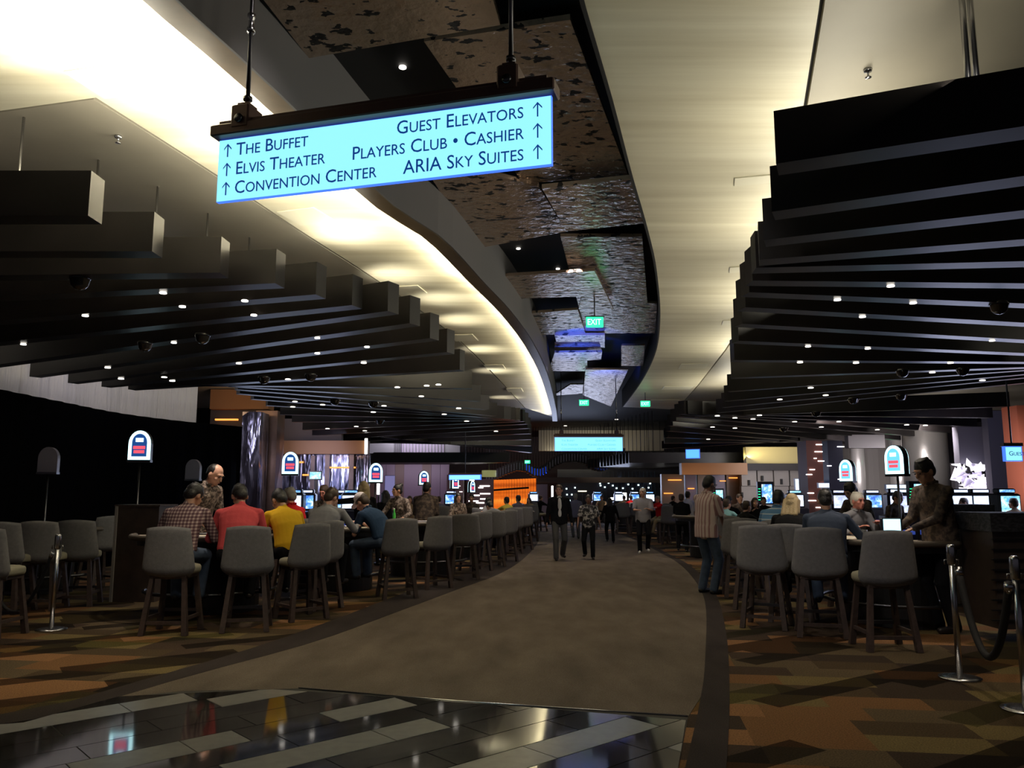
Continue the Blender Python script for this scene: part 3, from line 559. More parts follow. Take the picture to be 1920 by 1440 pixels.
P2(1590, 815, 1660, 840, 27, .3, 'overhead_panel', mat('grey_panel', (.3, .28, .3), .6), rb); P2(1850, 770, 1906, 985, 23, .3, 'lilac_wall_panel', mat('lilac_grey_wall'), rb); P2(1795, 800, 1850, 870, 24, .3, 'lilac_wall_panel', mat('lilac_grey_wall'), rb)
P2(1906, 760, 1960, 985, 19, .6, 'orange_column', mat('orange_column', (.4, .1, .04), .5), rb); P2(1882, 766, 1904, 815, 21, .1, 'blue_panel', E('blue_panel_light', (.03, .12, .8), .7), rb)
light('AREA', 'curved_wall_light', (X(1640, 28), 28.2, 2.4), 190, (1, .93, .95), 2.4, (X(1640, 33), 34, 3.2)); light('AREA', 'curved_wall_light', (X(1860, 19), 19, 2.2), 30, (.75, .75, 1), 2, (X(1850, 23), 23, 3))
light('AREA', 'column_fill_light', (X(1720, 25), 24.6, 3.6), 110, (1, .93, .9), 1.2, (X(1735, 27), 27, 2.2))  # extra light added to brighten the columns behind the dealer
# glaring faceted display
dp = empty('crystal_display', (X(1820, 24), 24, 0), label='glaring white faceted crystal display behind the standing dealer on the right', cat='display')
random.seed(11); P2(1788, 868, 1852, 985, 24.3, .2, 'backing_panel', mat('dark_wall'), dp)
FAC = E('white_facet_light', (.95, .9, 1), 1.6); FAC2 = mat('lilac_facet', (.5, .45, .6), .2, .3, emit=(.6, .55, .8), es=.35)
for k in range(60):
    x = random.uniform(1790, 1848); y = random.uniform(872, 928); a = atY(x, y, 23.9 - random.random() * .25) - dp.location; s_ = random.uniform(.12, .34)
    vs = [(a.x + random.uniform(-1, 1) * s_, a.y + random.uniform(-.1, .1), a.z + random.uniform(-1, 1) * s_) for _ in range(3)] + [(a.x, a.y - .25, a.z)]
    MB().add(vs, [(0, 1, 2), (0, 1, 3), (1, 2, 3), (2, 0, 3)]).build('facet', FAC if k % 3 else FAC2, dp)
P2(1786, 945, 1855, 985, 23.5, .6, 'plinth', mat('dark_wall'), dp)

# ================================================================== SIGNS
def text(body, size, m, parent, loc, rot=(R(90), 0, 0), align='LEFT', sc=False, ext=.002, sx=1.0):
    c = bpy.data.curves.new('lettering', 'FONT'); c.body = body; c.size = size; c.align_x = align; c.extrude = ext; c.resolution_u = 3; c.offset = .0
    if sc:
        c.small_caps_scale = .80
        for i, ch in enumerate(body): 
            if ch.islower(): c.body_format[i].use_small_caps = True
    t = bpy.data.objects.new('lettering', c); COL.objects.link(t); t.rotation_euler = rot; t.scale = (sx, 1, 1)
    TEXTS.append((t, m, parent, loc, rot, sx)); return t
TEXTS = []
def flush_texts():
    bpy.context.view_layer.update(); dg = bpy.context.evaluated_depsgraph_get()
    for (t, m, parent, loc, rot, sx) in TEXTS:
        me = bpy.data.meshes.new_from_object(t.evaluated_get(dg)); me.materials.clear(); me.materials.append(m)
        o = bpy.data.objects.new('lettering', me); link(o, parent, loc); o.rotation_euler = rot; o.scale = (sx, 1, 1); bpy.data.objects.remove(t)
    TEXTS.clear()
INK = mat('navy_lettering', (.005, .03, .14), .5, emit=(.004, .04, .22), es=.9)
def sign_face_mat():
    n = NT('sign_face', .4); x, y, z = n.xyz(n.mapping()); a = n.math('MULTIPLY', n.math('ABSOLUTE', x), .0); 
    n.base((.1, .2, .25)); n.emit((.30, .86, 1.0), 1.05); return n.m
FACE = sign_face_mat(); EDGE = E('blue_acrylic_edge', (.05, .16, 1.0), 1.4)
def way_sign(w_, h, label, loc, rz, rods, body):
    s_ = empty('hanging_sign', loc, rz, label, 'sign'); k = h / .42
    lb = MB().box((0, 0, -h / 2), (w_, .028, h)).build('lightbox', EDGE, s_); MB().box((0, -.016, -h / 2), (w_ - .008 * k, .006, h - .008 * k)).build('sign_face', FACE, lb); MB().box((0, .016, -h / 2), (w_ - .008 * k, .006, h - .008 * k)).build('sign_face', FACE, lb)
    MB().box((.0, 0, .045 * k), (w_ + .06, .16, .075 * k), bev=.008).box((0, 0, .095 * k), (w_ - .04, .10, .035 * k)).build('top_rail', BRONZE, s_)
    for rx in rods:
        MB().box((rx, 0, .12 * k), (.13, .17, .16), bev=.01).box((rx, 0, .2 * k), (.08, .1, .05)).build('clamp', BRONZE, s_)
        MB().lathe([(.028, 0), (.03, .012), (.02, .02)], 10, M=Matrix.Translation((rx, -.085, .10)) @ Matrix.Rotation(R(90), 4, 'X')).build('bolt', STEEL, s_)
        MB().tube([(rx, 0, .2), (rx, 0, Z_TOP - loc[2])], .0145, 8).lathe([(.03, .26), (.03, .285)], 8, (rx, 0, 0)).build('rod', STEEL, s_)
        MB().lathe([(.028, 0), (.028, .03), (.018, .04), (.018, .09), (.028, .1), (.028, .13)], 10, (rx, 0, .74)).build('rod_coupling', CHROME, s_)
    body(lb, k); return s_
Yr = 4.4; Yl = Yr * 1.138; A_ = atY(408, 382, Yl); B_ = atY(1036, 309, Yr); top_z = (atY(410, 265, Yl).z + atY(1036, 182, Yr).z) / 2; bot = (A_.z + B_.z) / 2
W1 = (B_ - A_).xy.length; rz1 = math.atan2(B_.y - A_.y, B_.x - A_.x); H1 = top_z - bot; mid = (A_ + B_) / 2
def body1(s_, k):
    y = -.0205; h = H1; L = -W1 / 2; rot = (R(90), 0, 0)
    def arrow(x, z, c=.075):
        MB().box((x, y, z), (.008, .004, c * 1.15)).add([(x, y - .002, z + c * .62), (x - c * .36, y - .002, z + c * .2), (x - c * .36, y - .002, z + c * .06), (x, y - .002, z + c * .46), (x + c * .36, y - .002, z + c * .06), (x + c * .36, y - .002, z + c * .2),
            (x, y + .002, z + c * .62), (x - c * .36, y + .002, z + c * .2), (x - c * .36, y + .002, z + c * .06), (x, y + .002, z + c * .46), (x + c * .36, y + .002, z + c * .06), (x + c * .36, y + .002, z + c * .2)],
            [(0, 1, 2, 3), (0, 3, 4, 5), (9, 8, 7, 6), (11, 10, 9, 6), (0, 6, 7, 1), (2, 1, 7, 8), (5, 4, 10, 11), (0, 5, 11, 6)]).build('arrow', INK, s_)
    rows = [-.075, -.205, -.335]
    for r, (z, t) in enumerate(zip(rows, ('The Buffet', 'Elvis Theater', 'Convention Center'))):
        text(t, .122, INK, s_, (L + .135, y, z - .043), rot, 'LEFT', True, .0015, .93); arrow(L + .072, z - .004)
    for r, (z, t) in enumerate(zip(rows, ('Guest Elevators', 'Players Club \u2022 Cashier', 'ARIA Sky Suites'))):
        text(t, .122, INK, s_, (-L - .165, y, z - .043), rot, 'RIGHT', True, .0015, .93); arrow(-L - .082, z - .004)
way_sign(W1, H1, 'large cyan lightbox direction sign listing buffet, theater and elevators, hanging in the foreground', (mid.x, mid.y, top_z), rz1, (-W1 / 2 + .19, W1 / 2 - .25), body1)
light('AREA', 'sign_spill', (mid.x, mid.y - .3, bot - .1), 4, (.3, .85, 1), 1.8, (mid.x, mid.y - .3, 0), sizey=.2)
def body2(s_, k):
    for (x, z, t) in ((-.85, -.1, 'The Buffet'), (-.85, -.23, 'Elvis Theater'), (-.85, -.36, 'Convention Center')): text(t, .09, E('faint_lettering', (.1, .55, .85), 1), s_, (x, -.021, z - .03), (R(90), 0, 0), 'LEFT', True)
    for (x, z, t) in ((.85, -.1, 'Guest Elevators'), (.85, -.23, 'Players Club \u2022 Cashier'), (.85, -.36, 'ARIA Sky Suites')): text(t, .09, E('faint_lettering', (.1, .55, .85), 1), s_, (x, -.021, z - .03), (R(90), 0, 0), 'RIGHT', True)
q2 = atY(1103.5, 820, 25); way_sign(2.12, .43, 'smaller looking cyan direction sign hanging far down the aisle over the walkers', tuple(q2), 0, (-.85, .88), body2)
def small_sign(px, py, Y, w_, h, lab, txt, rz=0, m=None, post=True):
    q = atY(px, py, Y); s_ = empty('hanging_sign', tuple(q), rz, lab, 'sign'); MB().box((0, 0, 0), (w_, .08, h)).build('lightbox', EDGE, s_); MB().box((0, -.043, 0), (w_ - .03, .006, h - .03)).build('sign_face', m or FACE, s_)
    if post: MB().box((0, 0, h / 2 + .03), (w_ + .04, .1, .06)).build('top_rail', BRONZE, s_); MB().tube([(0, 0, h / 2), (0, 0, (Z_CEIL if Y < 22 else Z_TOP) - q.z)], .015, 6).build('rod', STEEL, s_)
    if txt: text(txt, h * .42, INK, s_, (-w_ * .3, -.049, -h * .12), (R(90), 0, 0), 'LEFT', True)
small_sign(1898, 851, 14, .30, .26, 'small cyan sign reading GUEST at the right edge above the slot machines', 'Guest')
small_sign(1299, 851, 32, .55, .36, 'small blue lit sign under the right canopy beside the striped shirt man', '', R(-25), BLUE_S)
small_sign(872, 895, 27, 1.15, .17, 'long cyan lit sign hanging over the tables left of the orange wall', '', R(-20))
small_sign(1637, 911, 13, .55, .10, 'white topper sign above the slot machines right of the white haired man', '', 0, WHITE_E, False) if False else None
def exit_sign(px, py, Y, lab, zc):
    q = atY(px, py, Y); s_ = empty('exit_sign', tuple(q), 0, lab, 'exit sign'); MB().box((0, 0, 0), (.31, .06, .19), bev=.008).build('sign_box', GREEN_E, s_); MB().box((0, 0, .10), (.36, .09, .02)).build('mount_plate', STEEL, s_)
    text('EXIT', .155, E('exit_white_lettering', (.75, 1, .9), 1.6), s_, (-.14, -.034, -.055), (R(90), 0, 0), 'LEFT', False, .002, .8); MB().tube([(0, 0, .1), (0, 0, zc - q.z)], .012, 6).build('rod', STEEL, s_)
exit_sign(1115, 604, 14.3, 'green exit sign hanging highest under the mirror panels', 5.15); exit_sign(1095, 755, 26, 'green exit sign above the far direction sign', Z_TOP); exit_sign(1210, 757, 26, 'green exit sign at the end of the right ceiling band', Z_TOP)
exit_sign(989, 866, 46, 'tiny green exit sign far away over the orange wall', Z_TOP); exit_sign(1672, 851, 30, 'green exit sign by the curved cream wall on the right', Z_CEIL)
NEON = E('cyan_white_neon', (.55, .93, 1), 2.4); DEAD = mat('unlit_grey_acrylic', (.16, .15, .2), .4); RED_E = E('red_lettering_light', (1, .08, .12), 1.3); NAVY_E = E('navy_sign_face', (.02, .10, .4), .6)
def arch(w_, h, n=12):
    r = w_ / 2; return [(-r, -h / 2), (r, -h / 2)] + [(r * cos(a), h / 2 - r * 1.25 + r * 1.25 * sin(a)) for a in [pi * k / n for k in range(n + 1)]]
def arch_plate(w_, h, y0, y1):
    return MB().prism(arch(w_, h), y0, y1, Matrix.Rotation(R(90), 4, 'X'))
def table_sign(px, py, Y, h, lab, lit=True, rz=0, z0=1.0, base_z=0.0, pale=False):
    q = atY(px, py, Y); s_ = empty('table_sign', (q.x, q.y, base_z), rz, lab, 'table sign'); zc = q.z - base_z; T = Matrix.Translation((0, 0, zc)); w_ = h * .72
    def A(nm, w2, h2, y0, y1, m): o = arch_plate(w2, h2, y0, y1).build(nm, m, s_); o.location = (0, 0, zc); return o
    A('sign_case', w_ * 1.0, h * 1.0, -.05, .05, STEEL if lit else DEAD)
    if lit:
        A('neon_border', w_ * .97, h * .97, .05, .062, NEON); A('neon_border', w_ * .97, h * .97, -.062, -.05, NEON); A('sign_face', w_ * .66, h * .76, .062, .07, E('pale_cyan_face', (.15, .6, .95), 1.2) if pale else NAVY_E)
        for k, (zz, ww_) in enumerate(((-.02, .52), (-.16, .46))): MB().box((0, -.073, zc + zz * h - .06 * h), (w_ * ww_, .006, h * .1)).build('red_caption', RED_E, s_)
        MB().box((0, -.073, zc + .17 * h), (w_ * .34, .006, h * .13), bev=.01).build('script_emblem', NEON, s_)
    MB().box((0, 0, zc - h * .53), (w_ * 1.02, .13, h * .08)).build('sign_foot', STEEL, s_)
    MB().tube([(0, 0, z0), (0, 0, zc - h * .55)], .016, 8).lathe([(.09, z0), (.09, z0 + .012), (.03, z0 + .03)], 12).build('pole', STEEL, s_)
    return s_
table_sign(92, 862, 11.8, .37, 'unlit grey arched table sign on a pole at the far left', False, R(10), base_z=0, z0=0.0)
table_sign(264, 835, 12.6, .47, 'lit arched cyan table sign with red captions against the black drape', True, R(8), z0=.0)
table_sign(363, 880, 15.0, .37, 'unlit grey arched table sign left of the bald dealer', False, 0, z0=0)
table_sign(545, 868, 16.5, .46, 'lit arched table sign over the man in the yellow shirt', True, R(8), z0=0)
table_sign(704, 886, 21, .5, 'lit arched table sign over the white cap', True, R(20), z0=0)
table_sign(794, 896, 27, .46, 'lit arched table sign behind the dealer with his back turned', True, R(25), z0=0)
table_sign(852, 904, 29, .46, 'thin lit arched table sign left of two above the dark haired woman dealer', True, R(50), z0=0)
table_sign(884, 912, 32, .46, 'thin lit arched table sign right of two above the dark haired woman dealer', True, R(60), z0=0)
table_sign(1681, 862, 11.0, .40, 'lit arched table sign on a pole in front of the standing dealer on the right', True, R(-62), z0=.0, pale=True)
table_sign(1589, 882, 17, .46, 'lit arched table sign above the white haired man', True, R(-62), z0=0, pale=True)
flush_texts()
# ================================================================== STOOLS
def make_stool():
    t = empty('bar_stool'); mb = MB(); front = []; back = []; NU, NV = 12, 14
    def P(u, v):
        wd = .305 - .070 * v
        if v < .24: wd *= .58 + .42 * sin((v / .24) * pi / 2)
        return u * wd, -.215 + .075 * u * u - .07 * v + (.10 * (1 - v / .14) ** 2 if v < .14 else 0), .585 + .565 * v + .012 * (1 - u * u) * (1 if v > .9 else 0) - .012 * u * u * (v > .9)
    vs = []; fs = []; n = (NU + 1) * (NV + 1)
    for sgn in (0, 1):
        for j in range(NV + 1):
            for i in range(NU + 1):
                x, y, z = P(-1 + 2 * i / NU, j / NV); e = .018 if (0 < i < NU and 0 < j < NV) else .008
                vs.append((x, y + (e if sgn else -e), z))
    idx = lambda s_, i, j: s_ * n + j * (NU + 1) + i
    for j in range(NV):
        for i in range(NU):
            fs.append((idx(0, i, j), idx(0, i + 1, j), idx(0, i + 1, j + 1), idx(0, i, j + 1))); fs.append((idx(1, i, j), idx(1, i, j + 1), idx(1, i + 1, j + 1), idx(1, i + 1, j)))
    for i in range(NU): fs.append((idx(0, i, 0), idx(1, i, 0), idx(1, i + 1, 0), idx(0, i + 1, 0))); fs.append((idx(0, i, NV), idx(0, i + 1, NV), idx(1, i + 1, NV), idx(1, i, NV)))
    for j in range(NV): fs.append((idx(0, 0, j), idx(0, 0, j + 1), idx(1, 0, j + 1), idx(1, 0, j))); fs.append((idx(0, NU, j), idx(1, NU, j), idx(1, NU, j + 1), idx(0, NU, j + 1)))
    mb.add(vs, fs, True).build('backrest', STOOL, t)
    rg = []
    for (z, o) in ((.632, -.05), (.64, -.01), (.665, 0), (.70, 0), (.722, -.012), (.735, -.05)):
        rg.append([((.245 + o) * (abs(cos(a)) ** .55) * (1 if cos(a) > 0 else -1), .03 + (.235 + o) * (abs(sin(a)) ** .55) * (1 if sin(a) > 0 else -1), z) for a in [2 * pi * k / 24 for k in range(24)]])
    MB().loft(rg).build('seat', CUSH, t); MB().box((0, .02, .615), (.40, .38, .045), bev=.01).build('seat_frame', DARKWOOD, t)
    for sx in (-1, 1):
        for sy in (-1, 1):
            a = Vector((sx * .175, .02 + sy * .165, .60)); b = Vector((sx * .235, .02 + sy * .225, 0)); r0, r1 = .022, .029
            MB().loft([[(p.x + i * r, p.y + j * r, p.z) for i, j in ((1, 1), (-1, 1), (-1, -1), (1, -1))] for p, r in ((a, r0), (b, r1))], smooth=False).build('leg', DARKWOOD, t)
    for (z, dx, dy, ax, m) in ((.215, 0, .213 - .0, 'x', STEEL), (.13, 0, -.21, 'x', DARKWOOD), (.17, -.22, 0, 'y', DARKWOOD), (.17, .22, 0, 'y', DARKWOOD)):
        MB().box((dx, .02 + dy, z), (.43, .025, .035) if ax == 'x' else (.025, .42, .035)).build('stretcher', m, t)
    return t
STOOL0 = make_stool(); stool_used = [False]
def stool(px, Y, rz, label, group='grey bar stools at the gaming tables', dx=0):
    if not stool_used[0]: o = STOOL0; stool_used[0] = True; o.location = (X(px, Y) + dx, Y, 0.005); o.rotation_euler = (0, 0, R(rz))
    else: o = dup_tree(STOOL0, None, (X(px, Y) + dx, Y, 0.005), R(rz))
    o['label'] = label; o['category'] = 'stool'; o['group'] = group; return o
# ================================================================== GAMING TABLES
def make_table():
    t = empty('gaming_table'); n = 22; rr = 1.02
    arc = lambda r, z, sy=.92: [(r * cos(a), -r * sy * sin(a) + .25, z) for a in [pi * k / n for k in range(n + 1)]]
    MB().prism([(x, y) for x, y, z in arc(.94, 0)], .955, .975).build('felt_top', FELT, t)
    MB().tube([(1.0, .30, .965)] + arc(1.0, .965) + [(-1.0, .30, .965)], .036, 10).build('padded_rim', PADDING, t)
    MB().prism([(x, y) for x, y, z in arc(.93, 0)], .86, .955).build('apron', TABLEB, t)
    MB().prism([(x, y) for x, y, z in arc(.62, 0, .8)] , .0, .86).build('pedestal', TABLEB, t)
    MB().tube(arc(.82, .27), .022, 8).build('foot_rail', STEEL, t)
    MB().box((0, .17, .985), (.62, .13, .03), bev=.005).build('chip_tray', STEEL, t)
    MB().box((0, .262, .92), (1.9, .03, .12)).build('dealer_edge', DARKWOOD, t)
    return t
TABLE0 = make_table(); tab_used = [False]
CHIPM = [mat('red_chip', (.5, .03, .03), .5), mat('green_chip', (.03, .3, .08), .5), mat('black_chip', (.02, .02, .02), .5), mat('white_chip', (.7, .7, .68), .5)]
CARDM = mat('white_card', (.85, .85, .85), .4)
def table(px, Y, rz, label, lamp=70):
    x = X(px, Y); o = TABLE0 if not tab_used[0] else dup_tree(TABLE0); tab_used[0] = True; o.location = (x, Y, 0.005); o.rotation_euler = (0, 0, R(rz))
    o['label'] = label; o['category'] = 'gaming table'; o['group'] = 'gaming tables'; table_light(x, Y, lamp)
    return Matrix.Translation((x, Y, 0.005)) @ Matrix.Rotation(R(rz), 4, 'Z')
def on_table(M, items):
    for (kind, x, y, lab) in items:
        p = M @ Vector((x, y, .976))
        if kind == 'chips':
            o = empty('chip_stack', p, 0, lab, 'chips')
            for k in range(3): MB().lathe([(.02, 0), (.02, .012 + .012 * k)], 12).build('chip_column', CHIPM[k], o, ((k - 1) * .045, (k % 2) * .02, 0))
        elif kind == 'card':
            o = empty('playing_card', p, 0, lab, 'card'); MB().box((0, 0, .002), (.065, .09, .002)).build('card_face', CARDM, o, None, .4); MB().box((.05, .02, .0045), (.065, .09, .002)).build('card_face', CARDM, o, None, -.3)
        elif kind == 'paper':
            o = MB().box((0, 0, .002), (.20, .14, .003)).build('paper_sheet', CARDM, None, p, .5); tag(o, lab, 'paper')
        elif kind == 'glass':
            o = empty('beer_glass', p, 0, lab, 'glass'); MB().lathe([(.028, 0), (.036, .13), (.034, .13), (.026, .01)], 14).build('tumbler', mat('clear_glass', (.9, .9, .9), .03, trans=.9), o); MB().lathe([(.025, .008), (.031, .09)], 12).build('drink', mat('amber_drink', (.8, .35, .05), .2), o)
        elif kind == 'bottle':
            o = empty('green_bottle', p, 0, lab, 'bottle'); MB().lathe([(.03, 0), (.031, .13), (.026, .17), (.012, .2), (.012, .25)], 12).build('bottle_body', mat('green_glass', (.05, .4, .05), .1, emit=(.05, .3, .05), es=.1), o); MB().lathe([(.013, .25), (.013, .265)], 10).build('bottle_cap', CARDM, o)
        elif kind == 'screen':
            o = empty('table_display', p, 0, lab, 'display'); MB().box((0, 0, .012), (.14, .1, .02)).build('base', STEEL, o); MB().box((0, 0, .15), (.24, .03, .24), bev=.006).build('housing', STEEL, o); MB().box((0, -.017, .18), (.19, .004, .155)).build('screen', E('pale_cyan_screen', (.45, .85, 1), 1.9), o)
T1 = table(396, 10.6, 8, 'nearest left gaming table, between the plaid shirt and red shirt players and the bald dealer', 95)
on_table(T1, [('paper', -.62, -.1, 'white paper on the rim of the nearest left table beside the plaid shirt'), ('card', .2, -.25, 'white playing cards in front of the red shirted man'), ('chips', .05, -.1, 'small chip stack on the nearest left table'), ('chips', -.3, -.3, 'second small chip stack, left, on the nearest left table')])
T2 = table(628, 12.9, 10, 'second left gaming table where the white capped man plays', 90)
on_table(T2, [('card', .25, -.4, 'white playing cards near the white capped man'), ('chips', -.1, -.2, 'chip stack on the second left table')])
T3 = table(795, 15.4, 5, 'third left gaming table with a green bottle, in front of the bun haired dealer', 90)
on_table(T3, [('bottle', -.55, -.1, 'green bottle on the third left table by the bun haired dealer'), ('card', .3, -.2, 'white playing cards on the third left table')])
T4 = table(866, 19.6, 10, 'fourth left gaming table near the long cyan sign', 90)
on_table(T4, [('card', .1, -.3, 'white playing cards on the fourth left table')])
T5 = table(942, 24.2, 12, 'fifth left gaming table beside the man in the yellow polo', 110)
T6 = table(60, 12.6, -5, 'empty gaming table in the dark at the far left', 12)
T7 = table(1628, 9.8, -72, 'nearest right gaming table in front of the standing dealer', 85)
on_table(T7, [('screen', .66, -.30, 'small pale cyan table display above the nearest right stool'), ('glass', .40, -.45, 'amber beer glass beside the small table display'), ('card', -.2, -.1, 'white playing cards on the nearest right table'), ('chips', .2, -.35, 'chip stack on the nearest right table')])
T8 = table(1478, 14.4, -15, 'second right gaming table behind the blue striped shirt', 80)
on_table(T8, [('card', -.3, -.3, 'white playing cards on the second right table')])
T9 = table(1335, 19.5, -25, 'third right gaming table behind the striped shirt man', 60)
T10 = table(1185, 33, 0, 'gaming table far down the middle of the hall, left of the white shirted man', 150); T11 = table(1262, 27, -20, 'far gaming table in front of the red shirted man with light cap', 90)
for a in [(2, 8.85, -4, 'grey bar stool at the far left edge, cut by the picture frame'), (28, 10.6, 0, 'dim grey stool just behind the cut off stool at the left edge'), (92, 10.9, 6, 'dim grey stool left of the chrome barrier post'), (158, 11.3, 10, 'dim grey stool right of the chrome barrier post'), (196, 13.2, 60, 'dim grey stool with pale seat left of the wooden podium'),
          (335, 9.1, 0, 'grey stool straight behind the plaid shirt man'), (473, 9.3, 12, 'grey stool behind the red shirted man'), (573, 10.1, 42, 'grey stool angled behind the man in the yellow shirt'), (602, 11.0, 52, 'grey stool under the man in the grey shirt'),
          (748, 12.1, 22, 'grey stool right behind the white capped man'), (812, 13.3, 40, 'empty grey stool with folded pale seat right of the capped man stool'), (870, 14.6, 12, 'empty grey stool before the brown backed dealer'), (893, 16.2, 35, 'empty grey stool half hidden, first past the brown backed dealer'), (922, 17.2, 15, 'empty grey stool in front of the slumped grey player'),
          (944, 18.4, 38, 'grey stool under the slumped grey player'), (958, 20.8, 22, 'grey stool behind the man in the yellow polo'), (977, 22.3, 30, 'grey stool behind the grey shirted man at the end of the left row'), (990, 26.0, 40, 'last small grey stool at the far end of the left row'),
          (1643, 8.2, -2, 'nearest grey stool on the right, standing empty before the table display'), (1527, 8.95, -16, 'grey stool behind the man in the navy shirt'), (1428, 9.5, -28, 'grey stool behind the blond woman in black'), (1412, 10.9, -35, 'grey stool half hidden behind the stool of the blond woman'), (1383, 12.2, -10, 'small grey stool next to the striped shirt man'),
          (1460, 11.4, -20, 'grey stool under the man in the blue striped shirt'), (1166, 31, 0, 'tiny grey stool far down the middle beside the woman in black coat'), (1258, 24.5, -30, 'tiny grey stool in front of the red shirted man with light cap'), (1192, 31.5, 0, 'tiny grey stool far away behind the white shirted walker')]:
    stool(*a)
# podiums, barrier posts, ropes
pd = empty('podium', (X(262, 12.2), 12.2, 0), R(-4), 'dark wooden podium with a light edge left of the plaid shirt man', 'podium')
pxa = X(222, 11.6) - pd.location.x; pxb = X(305, 11.6) - pd.location.x
MB().box(((pxa + pxb) / 2, -.3, .67), (pxb - pxa, .5, 1.34)).build('cabinet', WOODP, pd); MB().box((pxa + .01, -.56, .67), (.035, .03, 1.34)).build('edge_trim', mat('pale_edge_trim', (.3, .28, .27), .4), pd); MB().box(((pxa + pxb) / 2, -.3, 1.35), (pxb - pxa + .04, .54, .025)).build('top_board', DARKWOOD, pd)
WEAVE = NT('woven_dark_panel', .6); WEAVE.base(WEAVE.ramp(WEAVE.noise(WEAVE.mapping(scale=(1, 1, 2)), 22, 2), [(.4, (.02, .02, .024)), (.6, (.055, .055, .065))])); WEAVE.bump(WEAVE.noise(WEAVE.mapping(), 22, 2), .5, .02); WEAVE = WEAVE.m
pt = empty('pit_counter', (X(1850, 11.9), 11.9, 0), 0, 'dark pit counter with woven top band behind the standing dealer', 'counter')
P2(1788, 962, 1862, 1132, 11.4, .5, 'cabinet', WOODP, pt); P2(1786, 946, 1866, 964, 11.35, .55, 'woven_band', WEAVE, pt); P2(1782, 1132, 1868, 1150, 11.45, .4, 'plinth', STEEL, pt)
pt = empty('pit_counter', (X(1905, 8.6), 8.9, 0), 0, 'dark slatted counter cut by the right edge of the picture', 'counter')
P2(1860, 995, 2060, 1180, 8.5, .6, 'cabinet', WOODP, pt); P2(1856, 962, 2064, 997, 8.45, .66, 'woven_band', WEAVE, pt)
for k in range(9): P2(1861, 1010 + k * 19, 2058, 1013 + k * 19, 8.48, .03, 'slat', TABLEB, pt)
def post(px, py, h, lab):
    q = onz(px, py); o = empty('barrier_post', (q.x, q.y + .0, 0.004), 0, lab, 'barrier post', 'chrome barrier posts')
    MB().lathe([(.165, 0), (.165, .008), (.12, .018), (.03, .03)], 24).build('base', CHROME, o); MB().tube([(0, 0, .02), (0, 0, h)], .025, 12).build('pole', CHROME, o); MB().lathe([(.03, h - .16), (.034, h - .15), (.034, h - .02), (.03, h), (.02, h + .01)], 14).build('head', CHROME, o)
    for s_ in (-1, 1): MB().tube([(s_ * .03, 0, h - .12), (s_ * .06, 0, h - .12), (s_ * .06, 0, h - .16)], .006, 6).build('hook', CHROME, o)
    return o
post(96, 1181, 1.05, 'slim chrome barrier post standing at the left'); post(1800, 1272, 1.08, 'chrome barrier post holding the black rope on the right'); post(1925, 1332, 1.06, 'chrome barrier post cut by the right picture edge')
def rope(a, b, sag, r, lab):
    a = Vector(a); b = Vector(b); pts = [a.lerp(b, t / 20) + Vector((0, 0, -sag * (1 - (2 * t / 20 - 1) ** 2))) for t in range(21)]
    o = empty('barrier_rope', tuple(a), 0, lab, 'rope'); MB().tube([p - a for p in pts], r, 10).build('cord', mat('black_velvet_rope', (.008, .007, .009), .8), o)
    for p, q in ((pts[0], pts[1]), (pts[-1], pts[-2])): MB().tube([p - a, p - a + (q - p).normalized() * .07], r * 1.15, 10).build('end_cap', CHROME, o)
q1 = onz(1800, 1272); q2_ = onz(1925, 1332); rope((q1.x + .05, q1.y, .90), (q2_.x - .05, q2_.y, .88), .62, .028, 'thick black rope sagging between the right barrier posts')
q3 = onz(96, 1181); rope((q3.x - .05, q3.y, .86), (q3.x - 1.15, q3.y + .5, .86), .7, .02, 'thin dark rope sagging from the left barrier post'); post(-30, 1150, 1.05, 'chrome barrier post outside the left edge holding the thin rope') if False else None
# ================================================================== SLOT MACHINES
def make_slot():
    t = empty('slot_machine'); MB().box((0, 0, .55), (.62, .55, 1.1), bev=.02).build('cabinet', mat('slot_cabinet', (.02, .02, .03), .3), t); MB().box((0, -.33, .78), (.56, .2, .08), bev=.02).build('button_deck', mat('slot_deck', (.05, .05, .08), .3, emit=(.1, .2, 1), es=.25), t)
    hs = MB().box((0, .02, 1.30), (.50, .30, .44), bev=.03).build('screen_housing', mat('slot_cabinet'), t); MB().box((0, -.135, 1.31), (.40, .01, .32)).build('screen', SLOTM[0], hs); tp = MB().box((0, .02, 1.57), (.40, .16, .10), bev=.02).build('topper', mat('slot_cabinet'), t); MB().box((0, -.065, 1.57), (.32, .008, .05)).build('topper_light', SLOTM[1], tp); return t
def scr(name, c1, c2, es, sc=6):
    n = NT(name, .3); a = n.noise(n.mapping(), sc, 3, .7); c = n.ramp(a, [(.38, c1), (.5, c2), (.62, (.9, .95, 1))]); n.base((.02, .02, .03)); n.emit(c, es); return n.m
SLOTM = [scr('blue_slot_screen', (.03, .12, .6), (.2, .5, 1), 1.4), scr('lilac_slot_screen', (.4, .45, .9), (.6, .7, 1), 1.4), scr('white_slot_screen', (.8, .85, 1), (.5, .65, 1), 1.6), scr('cyan_slot_screen', (.1, .45, .75), (.4, .8, 1), 1.3)]
SL0 = make_slot(); sl_used = [False]
def slot(px, Y, rz, lab, m=0, m2=1):
    o = SL0 if not sl_used[0] else dup_tree(SL0); sl_used[0] = True; o.location = (X(px, Y), Y, 0.002); o.rotation_euler = (0, 0, R(rz)); o['label'] = lab; o['category'] = 'slot machine'; o['group'] = 'lit slot machines'
    for c in o.children_recursive:
        if c.name.startswith('screen') and 'housing' not in c.name: c.data = c.data.copy(); c.data.materials[0] = SLOTM[m]
        if c.name.startswith('topper_light'): c.data = c.data.copy(); c.data.materials[0] = SLOTM[m2]
